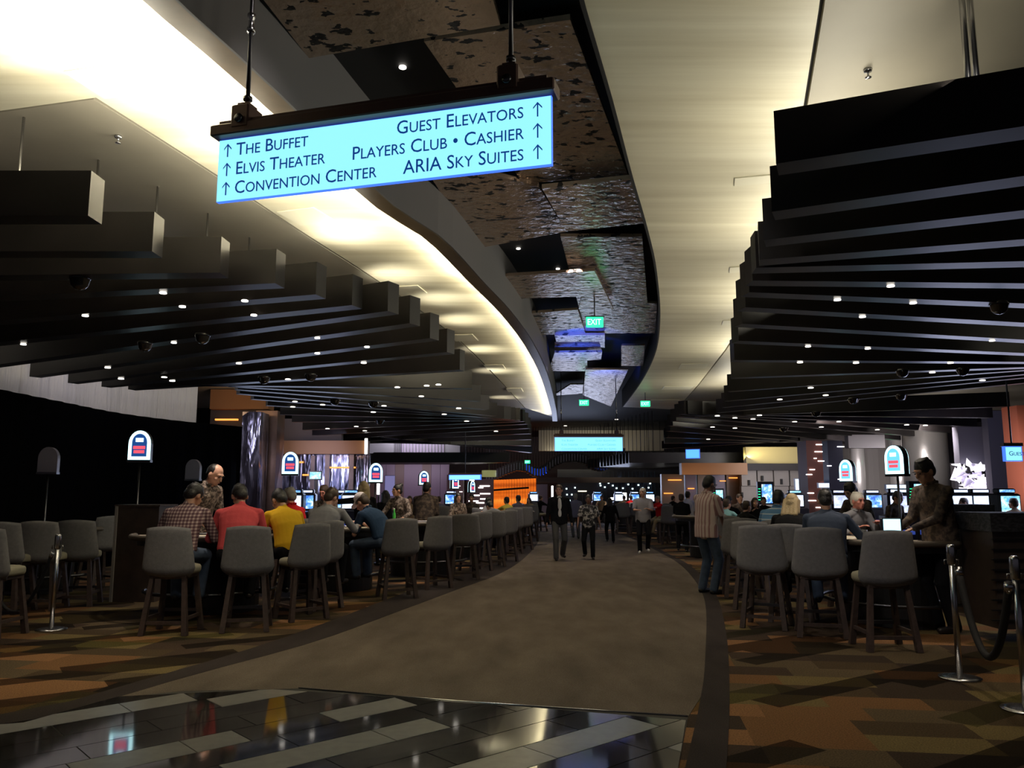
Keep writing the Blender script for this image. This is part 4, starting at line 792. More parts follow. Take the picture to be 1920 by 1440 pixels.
for a in [(552, 19.5, 0, 'slot machine behind the red shirted man with grey hair, left of two', 2, 0), (574, 20, 5, 'slot machine right of the one behind the grey haired man', 0, 2), (660, 20.5, -10, 'slot machine behind the arm of the person in black', 2, 0), (640, 21.5, 0, 'slot machine with blue screen beyond the facing dealer', 0, 1),
          (1797, 17, 0, 'slot machine with white screen below the crystal display, leftmost of the right row', 2, 2), (1836, 17, 0, 'slot machine with white screen below the crystal display, right of its twin', 2, 2), (1884, 16, 8, 'slot machine with bright blue screen near the right edge', 3, 0), (1684, 16, -6, 'slot machine with lilac screen right of the second dealer', 1, 2), (1712, 18, -4, 'slot machine behind the arched sign pole on the right', 0, 0),
          (1634, 22, 0, 'slot machine behind the head of the navy shirted man', 0, 2), (1490, 24, 0, 'slot machine behind the blond woman', 2, 3), (1572, 21, 5, 'slot machine directly behind the white haired man', 1, 1), (1160, 42, 0, 'far slot machine in the centre, under the glaring screen', 2, 2), (1190, 42, 0, 'far slot machine in the centre, right of the glaring screen', 0, 2), (1218, 40, 0, 'far slot machine left of the tall white tube light', 2, 0), (1252, 38, 0, 'far slot machine right of the tall white tube light', 2, 1), (1120, 43, 0, 'far slot machine behind the woman in the patterned blouse', 0, 0), (846, 30, 0, 'slot machine with blue screen left of the dark haired woman dealer', 0, 1), (1000, 42, 10, 'far slot machine at the end of the left row', 2, 0)]: slot(*a)
def kiosk(x0, y0, x1, y1, Y, lab, m=3):
    k = empty('screen_kiosk', (X((x0 + x1) / 2, Y), Y, 0), 0, lab, 'kiosk'); P2(x0, y0, x1, y1, Y, .12, 'housing', mat('slot_cabinet'), k); b = (x1 - x0) * .1; P2(x0 + b * 2.5, y0 + (y1 - y0) * .12, x1 - b, y1 - (y1 - y0) * .06, Y - .01, .02, 'screen', SLOTM[m], k)
    for i in range(5): P2(x0 + b * .6, y0 + (y1 - y0) * (.3 + .12 * i), x0 + b * 1.9, y0 + (y1 - y0) * (.33 + .12 * i), Y - .012, .02, 'green_readout', GREEN_E, k)
    P2((x0 + x1) / 2 - 2, y1, (x0 + x1) / 2 + 2, 925 + HC / Y * F, Y + .03, .08, 'stand', STEEL, k)
kiosk(1420, 903, 1452, 946, 23, 'tall blue screen kiosk left of the blue striped shirt', 0); kiosk(1337, 916, 1358, 941, 30, 'small blue green screen kiosk behind the striped shirt man', 3); kiosk(1704, 902, 1744, 948, 14.5, 'large tall blue screen behind the arched sign on the right', 3)
tv = empty('television', (X(591, 23), 23, 0), 0, 'small bright television on a pole over the grey shirted man', 'television'); P2(579, 883, 603, 900, 23, .08, 'housing', STEEL, tv); P2(581, 885, 601, 898, 22.98, .03, 'screen', SLOTM[3], tv); P2(590, 900, 592, 1024.2, 23.05, .05, 'pole', STEEL, tv)
for (x0, y0, x1, y1, Y, lab) in ((1661, 908, 1700, 920, 20, 'white lit sign box over slot machines right of the second dealer'), (1534, 905, 1556, 915, 24, 'small white lit sign above the navy shirted man'), (1490, 897, 1507, 935, 27, 'white glowing sign cluster above the blond woman'), (1508, 900, 1518, 915, 27, 'small blue sign right of the white glowing cluster')):
    k = empty('lit_sign', (X((x0 + x1) / 2, Y), Y, 0), 0, lab, 'sign'); P2(x0, y0, x1, y1, Y, .1, 'sign_box', STEEL, k); P2(x0 + 1, y0 + 1, x1 - 1, y1 - 1, Y - .01, .02, 'sign_face', BLUE_S if 'blue' in lab else SLOTM[2], k); P2((x0 + x1) / 2 - .8, y1, (x0 + x1) / 2 + .8, 925 + HC / Y * F, Y + .05, .05, 'pole', STEEL, k)
ls = empty('drum_lampshade', tuple(atY(917, 882, 40)), 0, 'pale yellow green drum lampshade hanging left of the wave canopy', 'lamp'); MB().lathe([(.36, 0), (.36, -.32), (.34, -.32), (.34, 0)], 20).build('shade', mat('lime_shade', (.5, .52, .25), .6, emit=(.5, .5, .2), es=.35), ls); MB().tube([(0, 0, -.1), (0, 0, Z_TOP - ls.location.z)], .01, 6).build('cord', STEEL, ls)
# ================================================================== PEOPLE
PEND = []   # (object, voxel, smooth iterations)
def pend(mb, name, m, parent, voxel, it=3):
    o = mb.build(name, m, parent)
    r = o.modifiers.new('r', 'REMESH'); r.mode = 'VOXEL'; r.voxel_size = voxel; r.use_smooth_shade = True
    if it: s_ = o.modifiers.new('s', 'SMOOTH'); s_.iterations = it; s_.factor = .5
    PEND.append(o); return o
def flush_people():
    bpy.context.view_layer.update(); dg = bpy.context.evaluated_depsgraph_get()
    for o in PEND:
        me = bpy.data.meshes.new_from_object(o.evaluated_get(dg)); o.modifiers.clear(); old = o.data; o.data = me; bpy.data.meshes.remove(old)
        for p in me.polygons: p.use_smooth = True
    PEND.clear()
SK = {'light': mat('skin_light', (.58, .32, .23), .5, var=.08, vscale=9), 'tan': mat('skin_tan', (.42, .22, .14), .5, var=.08, vscale=9), 'brown': mat('skin_brown', (.22, .11, .07), .5, var=.08, vscale=9), 'red': mat('skin_ruddy', (.66, .26, .2), .5, var=.08, vscale=9)}
HR = {'black': mat('black_hair', (.010, .008, .008), .45, bump=.5, bscale=90), 'brown': mat('brown_hair', (.05, .028, .016), .5, bump=.5, bscale=90), 'grey': mat('grey_hair', (.22, .2, .18), .6, bump=.5, bscale=90), 'white': mat('white_hair', (.75, .70, .62), .6, bump=.5, bscale=90), 'blond': mat('blond_hair', (.42, .32, .17), .5, bump=.6, bscale=90)}
def cloth(name, col, rough=.9): return mat(name, col, rough, bump=.5, bscale=14, spec=.15)
def plaid():
    n = NT('plaid_shirt_cloth', .9); x, y, z = n.xyz(n.mapping(scale=(26, 26, 26)))
    a = n.math('GREATER_THAN', n.math('FRACT', x), .55); b = n.math('GREATER_THAN', n.math('FRACT', z), .55); c = n.math('ADD', a, b)
    n.base(n.ramp(n.math('DIVIDE', c, 2.0), [(0, (.09, .04, .05)), (.45, (.22, .13, .14)), (.9, (.5, .38, .34))], True)); return n.m
def stripes(name, c1, c2, f, axis=0, duty=.5):
    n = NT(name, .9); o = n.xyz(n.mapping(scale=(f, f, f))); a = n.math('GREATER_THAN', n.math('FRACT', o[axis]), duty); n.base(n.mix(a, c1, c2)); return n.m
def blotch(name, cols, sc, det=2):
    n = NT(name, .85); a = n.noise(n.mapping(), sc, det, .6); k = len(cols); n.base(n.ramp(a, [(.36 + .28 * i / k, c) for i, c in enumerate(cols)], True)); return n.m
CL = dict(plaid=plaid(), red=cloth('red_shirt_cloth', (.72, .10, .11)), yellow=cloth('mustard_shirt_cloth', (.70, .42, .02)), crimson=cloth('crimson_shirt_cloth', (.5, .01, .015)), grey=cloth('grey_shirt_cloth', (.24, .24, .26)), navy=cloth('navy_tshirt_cloth', (.025, .05, .10)), black=cloth('black_cloth', (.006, .006, .007)),
    dealer=blotch('patterned_dealer_cloth', [(.05, .035, .03), (.15, .11, .09), (.28, .22, .19)], 26), dealerb=blotch('brown_dealer_cloth', [(.028, .018, .014), (.055, .037, .027), (.095, .066, .047)], 16), suit=cloth('dark_suit_cloth', (.008, .008, .011)), white=cloth('white_shirt_cloth', (.55, .55, .58)), floral=blotch('black_white_floral_cloth', [(.012, .012, .014), (.09, .085, .09), (.5, .47, .45)], 15, 3),
    pinkstripe=stripes('pink_white_stripe_cloth', (.62, .50, .47), (.36, .20, .20), 17, 0, .62), bluestripe=stripes('blue_white_stripe_cloth', (.10, .24, .44), (.5, .58, .64), 13, 2, .82), teal=cloth('teal_shirt_cloth', (.18, .36, .40)), greyl=cloth('light_grey_shirt_cloth', (.30, .29, .31)), yellowp=cloth('yellow_polo_cloth', (.55, .45, .08)), navyd=cloth('dark_navy_shirt_cloth', (.05, .065, .10)), purple=cloth('purple_grey_cloth', (.13, .12, .17)), tan=cloth('tan_cloth', (.28, .2, .13)))
PT = dict(jeans=mat('blue_jeans', (.045, .07, .12), .9, var=.3, vscale=10), black=cloth('black_trousers', (.008, .008, .01)), grey=cloth('grey_trousers', (.07, .07, .075)), khaki=cloth('khaki_trousers', (.25, .2, .12)))
SHOE = mat('dark_shoe_leather', (.015, .012, .012), .4); WSHOE = mat('white_trainer', (.6, .6, .6), .6); EYE = mat('eye_dark', (.02, .012, .01), .2); LIPS = mat('lips', (.35, .11, .1), .5)
def ik(S_, T_, l1, l2, pole):
    d = T_ - S_; L = min(d.length, (l1 + l2) * .995); d = d.normalized() if d.length > 1e-6 else Vector((0, 0, -1)); T2 = S_ + d * L
    a = (l1 * l1 - l2 * l2 + L * L) / (2 * L); h = sqrt(max(0, l1 * l1 - a * a)); pv = pole - d * pole.dot(d); pv = pv.normalized() if pv.length > 1e-4 else d.orthogonal(); return S_ + d * a + pv * h, T2
def person(label, px, Y, top, rz=0, seat=False, lean=0, roll=0, hp=0, hy=0, shirt='grey', sleeve='long', pants='black', hair='short', hc='black', skin='tan', hands=None, pole=None, fem=False, walk=0, vox=None, jacket=None, shoes=None, wide=1.0, face=None, tuck=False, group=None, zf=0.005, bag=False):
    root = empty('person', (X(px, Y), Y, zf), R(rz), label, 'person', group)
    zt = atY(px, top, Y).z - zf; L = R(lean)
    vox = vox or (.0095 if Y < 12.5 else (.0125 if Y < 18 else .017))
    hz0 = .80 if seat else None
    if seat: s = (zt - .80) / (.06 + .28 * cos(L * .6) + .27 * cos(L * 1.25) + .22 * cos(L * .6)); s = max(.80, min(1.13, s)); hz = .725 + .095 * s
    else: s = zt / (.93 + .28 * cos(L * .6) + .27 * cos(L * 1.25) + .24 * cos(L * .6)); s = max(.8, min(1.14, s)); hz = .93 * s
    wd = wide * (.93 if fem else 1.06) * s
    Rr = Matrix.Rotation(R(roll), 3, 'Y')
    dirv = lambda a: Rr @ Vector((0, sin(a), cos(a)))
    Pv = Vector((0, 0, hz)); d1 = dirv(L * .6); d2 = dirv(L * 1.25); waist = Pv + d1 * .13 * s; mid = Pv + d1 * .26 * s; neck = mid + d2 * .27 * s
    up2 = d2; fwd2 = Rr @ Vector((0, cos(L * 1.25), -sin(L * 1.25))); right = Rr @ Vector((1, 0, 0))
    M2 = Matrix((right, fwd2, up2)).transposed().to_4x4(); M1 = Matrix((right, Rr @ Vector((0, cos(L * .6), -sin(L * .6))), d1)).transposed().to_4x4()
    at = lambda M, p: Matrix.Translation(p) @ M
    hb = neck + dirv(L * .9) * .055 * s + fwd2 * .012 * s; Hd = Matrix.Rotation(R(hy), 4, 'Z') @ Matrix.Rotation(-R(hp), 4, 'X'); hup = (Hd @ Vector((0, 0, 1))).xyz; hf = (Hd @ Vector((0, 1, 0))).xyz
    hc_ = hb + hup * .095 * s + hf * .012 * s; HM = at(Hd, hc_); k = s * (1.08 if not fem else 1.02)
    sh = [neck - up2 * .075 * s + right * sg * .180 * wd + fwd2 * (.03 * s if seat else 0) for sg in (-1, 1)]
    # hands
    if hands is None: hands = 'table' if seat else 'sides'
    if hands == 'table': hands = [(-.17, .50, 1.02 + .03), (.17, .48, 1.02 + .03)]
    elif hands == 'sides': hands = [(-.30, .02, .80 * s), (.30, .04, .80 * s)]
    elif hands == 'front': hands = [(-.10, .26, 1.02 * s), (.10, .26, 1.02 * s)]
    hands = [Vector(h) for h in hands]; poles = pole or [(-.5, -.5, -.6), (.5, -.5, -.6)]
    arms = []
    for sg, S_, T_, pl in zip((-1, 1), sh, hands, poles): el, wr = ik(S_, T_, .285 * s, .255 * s, Vector(pl)); arms.append((S_, el, wr))
    near = Y < 13
    b = MB(); n = 12
    # head, neck and face
    b.sph((0, -.012 * k, .02 * k), (.074 * k, .093 * k, .092 * k), HM, 16, 10); b.sph((0, .028 * k, -.045 * k), (.056 * k, .062 * k, .068 * k), HM, 14, 8); b.sph((0, .062 * k, -.085 * k), (.03 * k, .026 * k, .024 * k), HM)
    b.cap((0, .083 * k, .018 * k), (0, .103 * k, -.022 * k), .009 * k, .015 * k, 8, HM); b.sph((0, .072 * k, .032 * k), (.05 * k, .02 * k, .014 * k), HM); b.sph((0, .082 * k, -.057 * k), (.024 * k, .012 * k, .014 * k), HM)
    for sg in (-1, 1): b.sph((sg * .075 * k, -.008 * k, -.012 * k), (.011 * k, .02 * k, .033 * k), HM); b.sph((sg * .038 * k, .06 * k, -.02 * k), (.02 * k, .022 * k, .022 * k), HM)
    b.cap(neck - up2 * .05 * s, hc_ - hup * .04 * k - hf * .015 * k, .060 * k, .052 * k, 12)
    b.sph((0, 0, 0), (.145 * wd, .088 * s, .155 * s), at(M2, mid + d2 * .12 * s), 12, 8); b.sph((0, 0, 0), (.13 * wd, .08 * s, .16 * s), at(M1, waist), 12, 8); b.cap(sh[0] * .8 + sh[1] * .2, sh[1] * .8 + sh[0] * .2, .05 * s, .05 * s); b.sph((0, 0, 0), (.145 * wd, .09 * s, .1 * s), at(M1, Pv), 12, 8)
    for sg, (S_, el, wr) in zip((-1, 1), arms):
        b.cap(S_, el, .044 * s, .036 * s); b.cap(el, wr, .037 * s, .024 * s); fd = (wr - el).normalized()
        if hands and seat and abs(fd.z) < .95: fd = (fd + Vector((0, .2, -.1))).normalized()
        inw = Vector((-sg, 0, 0)); dn = Vector((0, 0, -1)) if abs(fd.z) < .8 else inw; sd = fd.cross(dn).normalized(); pc = wr + fd * .05 * s
        Mh = Matrix((sd, fd, -dn)).transposed().to_4x4(); b.sph((0, 0, 0), (.040 * s, .048 * s, .017 * s), at(Mh, pc), 10, 7)
        for i, (ox, ln) in enumerate(((-.030, .062), (-.010, .074), (.011, .070), (.031, .054))):
            p0 = pc + sd * ox * s * .9 + fd * .035 * s; p1 = p0 + (fd * .9 + dn * .18 + sd * ox * 3).normalized() * ln * .55 * s; p2 = p1 + (fd * .65 + dn * .72 + sd * ox * 3).normalized() * ln * .5 * s
            b.cap(p0, p1, .0092 * s, .0086 * s, 7); b.cap(p1, p2, .0086 * s, .0075 * s, 7)
        tside = sd if sd.dot(inw if abs(fd.z) < .8 else Vector((0, 1, 0))) > 0 else -sd
        q0 = pc - fd * .02 * s + tside * .028 * s; q1 = q0 + (tside * .75 + fd * .6).normalized() * .035 * s; b.cap(q0, q1, .0115 * s, .010 * s, 7); b.cap(q1, q1 + (fd * .9 + tside * .2 + dn * .3).normalized() * .03 * s, .010 * s, .008 * s, 7)
    # legs
    hips = [Pv + Vector((sg * .088 * wd, 0, -.02 * s)) for sg in (-1, 1)]; legs = []
    for sg, h in zip((-1, 1), hips):
        if seat: ft = Vector((sg * .13, .40, .33)); kn, an = ik(h, ft, .42 * s, .40 * s, Vector((sg * .15, 1, .6)))
        else:
            st = walk * sg; ft = Vector((sg * (.10 if walk else .13), .17 * st, .075 + (.05 if st < 0 and walk else 0))); kn, an = ik(h, ft, .44 * s, .43 * s, Vector((sg * .1, 1, 0)))
        legs.append((h, kn, an))
    # shirt
    c = MB(); g = .014 * s
    def ringp(p, M, rx, ry, fy=0): return [tuple(p + (M @ Vector((cos(a) * rx, sin(a) * ry + fy, 0))).xyz) for a in [2 * pi * q / 20 for q in range(20)]]
    c.loft([ringp(Pv - d1 * .03 * s, M1, .150 * wd, .115 * s), ringp(Pv + d1 * .04 * s, M1, .178 * wd, .128 * s), ringp(waist, M1, .172 * wd, .122 * s * wide), ringp(mid, M2, .178 * wd, .122 * s), ringp(mid + d2 * .10 * s, M2, .192 * wd, .122 * s), ringp(mid + d2 * .16 * s, M2, .182 * wd, .112 * s), ringp(mid + d2 * .205 * s, M2, .145 * wd, .095 * s), ringp(mid + d2 * .26 * s, M2, .07 * s, .062 * s)])
    [c.cap(neck - up2 * .03 * s, q_ + up2 * .004 * s, .070 * s, .058 * s) for q_ in sh]; c.cap(neck - up2 * .02 * s - right * .045 * s, neck - up2 * .02 * s + right * .045 * s, .052 * s, .052 * s)
    hem = .05 if tuck else (.13 if not seat else .07)
    c.sph((0, 0, 0), (.152 * wd + g, .105 * s + g, hem * s + .03), at(M1, Pv + d1 * .0), 16, 8)
    if not tuck and not seat: c.loft([[tuple(Pv + Vector((cos(a) * (.170 * wd + g), sin(a) * (.122 * s + g), zz * s))) for a in [2 * pi * q / 16 for q in range(16)]] for zz in (-.12, .06)])
    c.cap(neck - up2 * .03 * s, neck + up2 * .022 * s, .066 * s, .062 * s)
    if fem:
        for sg in (-1, 1): c.sph((sg * .075 * s, .085 * s, .06 * s), (.06 * s, .055 * s, .06 * s), at(M2, mid))
    for sg, (S_, el, wr) in zip((-1, 1), arms):
        if sleeve == 'none': continue
        c.sph(S_, .064 * s)
        if sleeve == 'long': c.cap(S_, el, .066 * s, .054 * s); c.cap(el, el.lerp(wr, .93), .053 * s, .038 * s)
        else: c.cap(S_, S_.lerp(el, .75), .066 * s, .066 * s)
    body = pend(b, 'body', SK[skin], root, vox, 2)
    nm = 'shirt' if shirt not in ('suit',) else 'jacket'; sobj = pend(c, nm, CL[shirt], root, vox * 1.15, 4 if near else 3)
    # trousers
    t = MB(); t.sph((0, 0, 0), (.162 * wd, .12 * s, .12 * s), at(M1, Pv), 14, 8)
    for h, kn, an in legs: t.cap(h, kn, .102 * s * (1.0 if wide < 1.05 else 1.06), .078 * s, 12); t.cap(kn, an + Vector((0, 0, 0)), .076 * s, .068 * s, 12)
    pend(t, 'trousers', PT[pants], root, vox * 1.3, 3)
    for sg, (h, kn, an) in zip((-1, 1), legs):
        q = MB(); f0 = an + Vector((0, -.03 * s, -.045)); toe = an + Vector((sg * .02, .17 * s, -.05)); r = .036 * s
        zmin = r if not seat else -9
        f0.z = max(f0.z, zmin); toe.z = max(toe.z, zmin * .8); q.cap(f0, toe, .042 * s if not seat else .04 * s, .034 * s, 10).sph(an + Vector((0, 0, -.0)), .045 * s); q.build('shoe', shoes or SHOE, root)
    # hair
    hm = MB(); h_ = HR[hc]
    if hair in ('short', 'long', 'bun', 'bob', 'cap'):
        e = .007 * k
        hm.sph((0, -.017 * k, .034 * k), (.074 * k + e, .091 * k + e, .084 * k + e), HM, 18, 12); hm.sph((0, -.055 * k, -.012 * k), (.066 * k + e * .6, .052 * k + e, .072 * k), HM, 16, 9)
        if hair == 'short':
            for i in range(12): a_ = random.uniform(0, 2 * pi); hm.sph((.035 * k * cos(a_), -.02 * k + .045 * k * sin(a_), .105 * k), (.026 * k, .03 * k, .014 * k), HM)
        if hair in ('long', 'bob'):
            ln = .27 if hair == 'long' else .17
            for sx in (-.055, -.02, .02, .055): hm.cap((sx * k, -.05 * k, 0), (sx * 1.35 * k, -.075 * k, -ln * k), .05 * k, .035 * k, 10, HM)
            for sx in (-.072, .072): hm.cap((sx * k, .0, .03 * k), (sx * 1.15 * k, -.02 * k, -ln * .75 * k), .03 * k, .03 * k, 10, HM)
        if hair == 'bun': hm.sph((0, -.085 * k, .10 * k), .045 * k, HM, 12, 8)
        pend(hm, 'hair', h_, root, max(.008, vox * .9), 2)
    elif hair in ('buzz', 'bald'):
        hm.sph((0, -.024 * k, .024 * k), (.0765 * k, .0915 * k, .085 * k), HM, 18, 12); hm.sph((0, -.055 * k, -.012 * k), (.066 * k, .047 * k, .066 * k), HM, 16, 9); pend(hm, 'hair', h_, root, max(.008, vox * .9), 1)
    if hair == 'cap':
        cp_ = MB(); cp_.lathe([(.088 * k, 0), (.088 * k, .03 * k), (.078 * k, .065 * k), (.05 * k, .09 * k), (.001, .1 * k)], 18, (0, -.012 * k, .045 * k), HM)
        cp_.loft([[(HM @ Vector((x * k, y * k, z * k))).to_tuple() for x, y, z in ((-.07, .055, zz), (.07, .055, zz), (.062, .13, zz - .008), (.03, .168, zz - .016), (-.03, .168, zz - .016), (-.062, .13, zz - .008))] for zz in (.045, .053)], smooth=False)
        cp_.build('cap', mat('white_cap_cloth', (.68, .62, .66), .8), root)
    if face:
        for sg in (-1, 1):
            MB().sph((sg * .031 * k, .0835 * k, .008 * k), (.011 * k, .006 * k, .006 * k), HM).build('eye', EYE, root); MB().sph((sg * .031 * k, .091 * k, .029 * k), (.019 * k, .005 * k, .0045 * k), HM).build('eyebrow', HR['brown'] if hc != 'black' else h_, root)
        MB().sph((0, .0945 * k, -.055 * k), (.022 * k, .005 * k, .006 * k), HM).build('mouth', LIPS, root)
    if jacket == 'open':   # shirt front, collar and lapels under an open jacket
        f = MB(); f.sph((0, .038 * s, .02 * s), (.082 * s, .100 * s, .2 * s), at(M2, mid + d2 * .04 * s), 14, 10); f.sph((0, .044 * s, 0), (.07 * s, .100 * s, .18 * s), at(M1, waist), 14, 8); pend(f, 'shirt_front', CL['white'], root, vox, 2)
        for sg in (-1, 1):
            MB().box((sg * .062 * s, .122 * s, .14 * s), (.035 * s, .01 * s, .16 * s), at(M2, mid) @ Matrix.Rotation(sg * .22, 4, 'Y')).build('lapel', CL['suit'], root)
            MB().box((sg * .028 * s, .07 * s, .005 * s), (.05 * s, .03 * s, .03 * s), at(M2, neck) @ Matrix.Rotation(sg * .5, 4, 'Y')).build('collar', CL['white'], root)
    elif near and sleeve == 'short' or jacket == 'collar':
        cc = MB()
        for i in range(9):
            a0 = pi * .5 + (i - 4) / 4.5 * pi * .93 + pi; a1 = a0 + .6
            cc.box((cos(a0) * .066 * s, sin(a0) * .062 * s, .018 * s), (.03 * s, .03 * s, .035 * s), at(M2, neck), bev=.006)
        pend(cc, 'collar', CL[shirt], root, .01, 1)
    if bag:
        MB().box((-.18, .02, .95), (.10, .34, .26), bev=.04).build('strap_bag_side', CL['black'], root) if False else None
    return root
TZ = 1.055
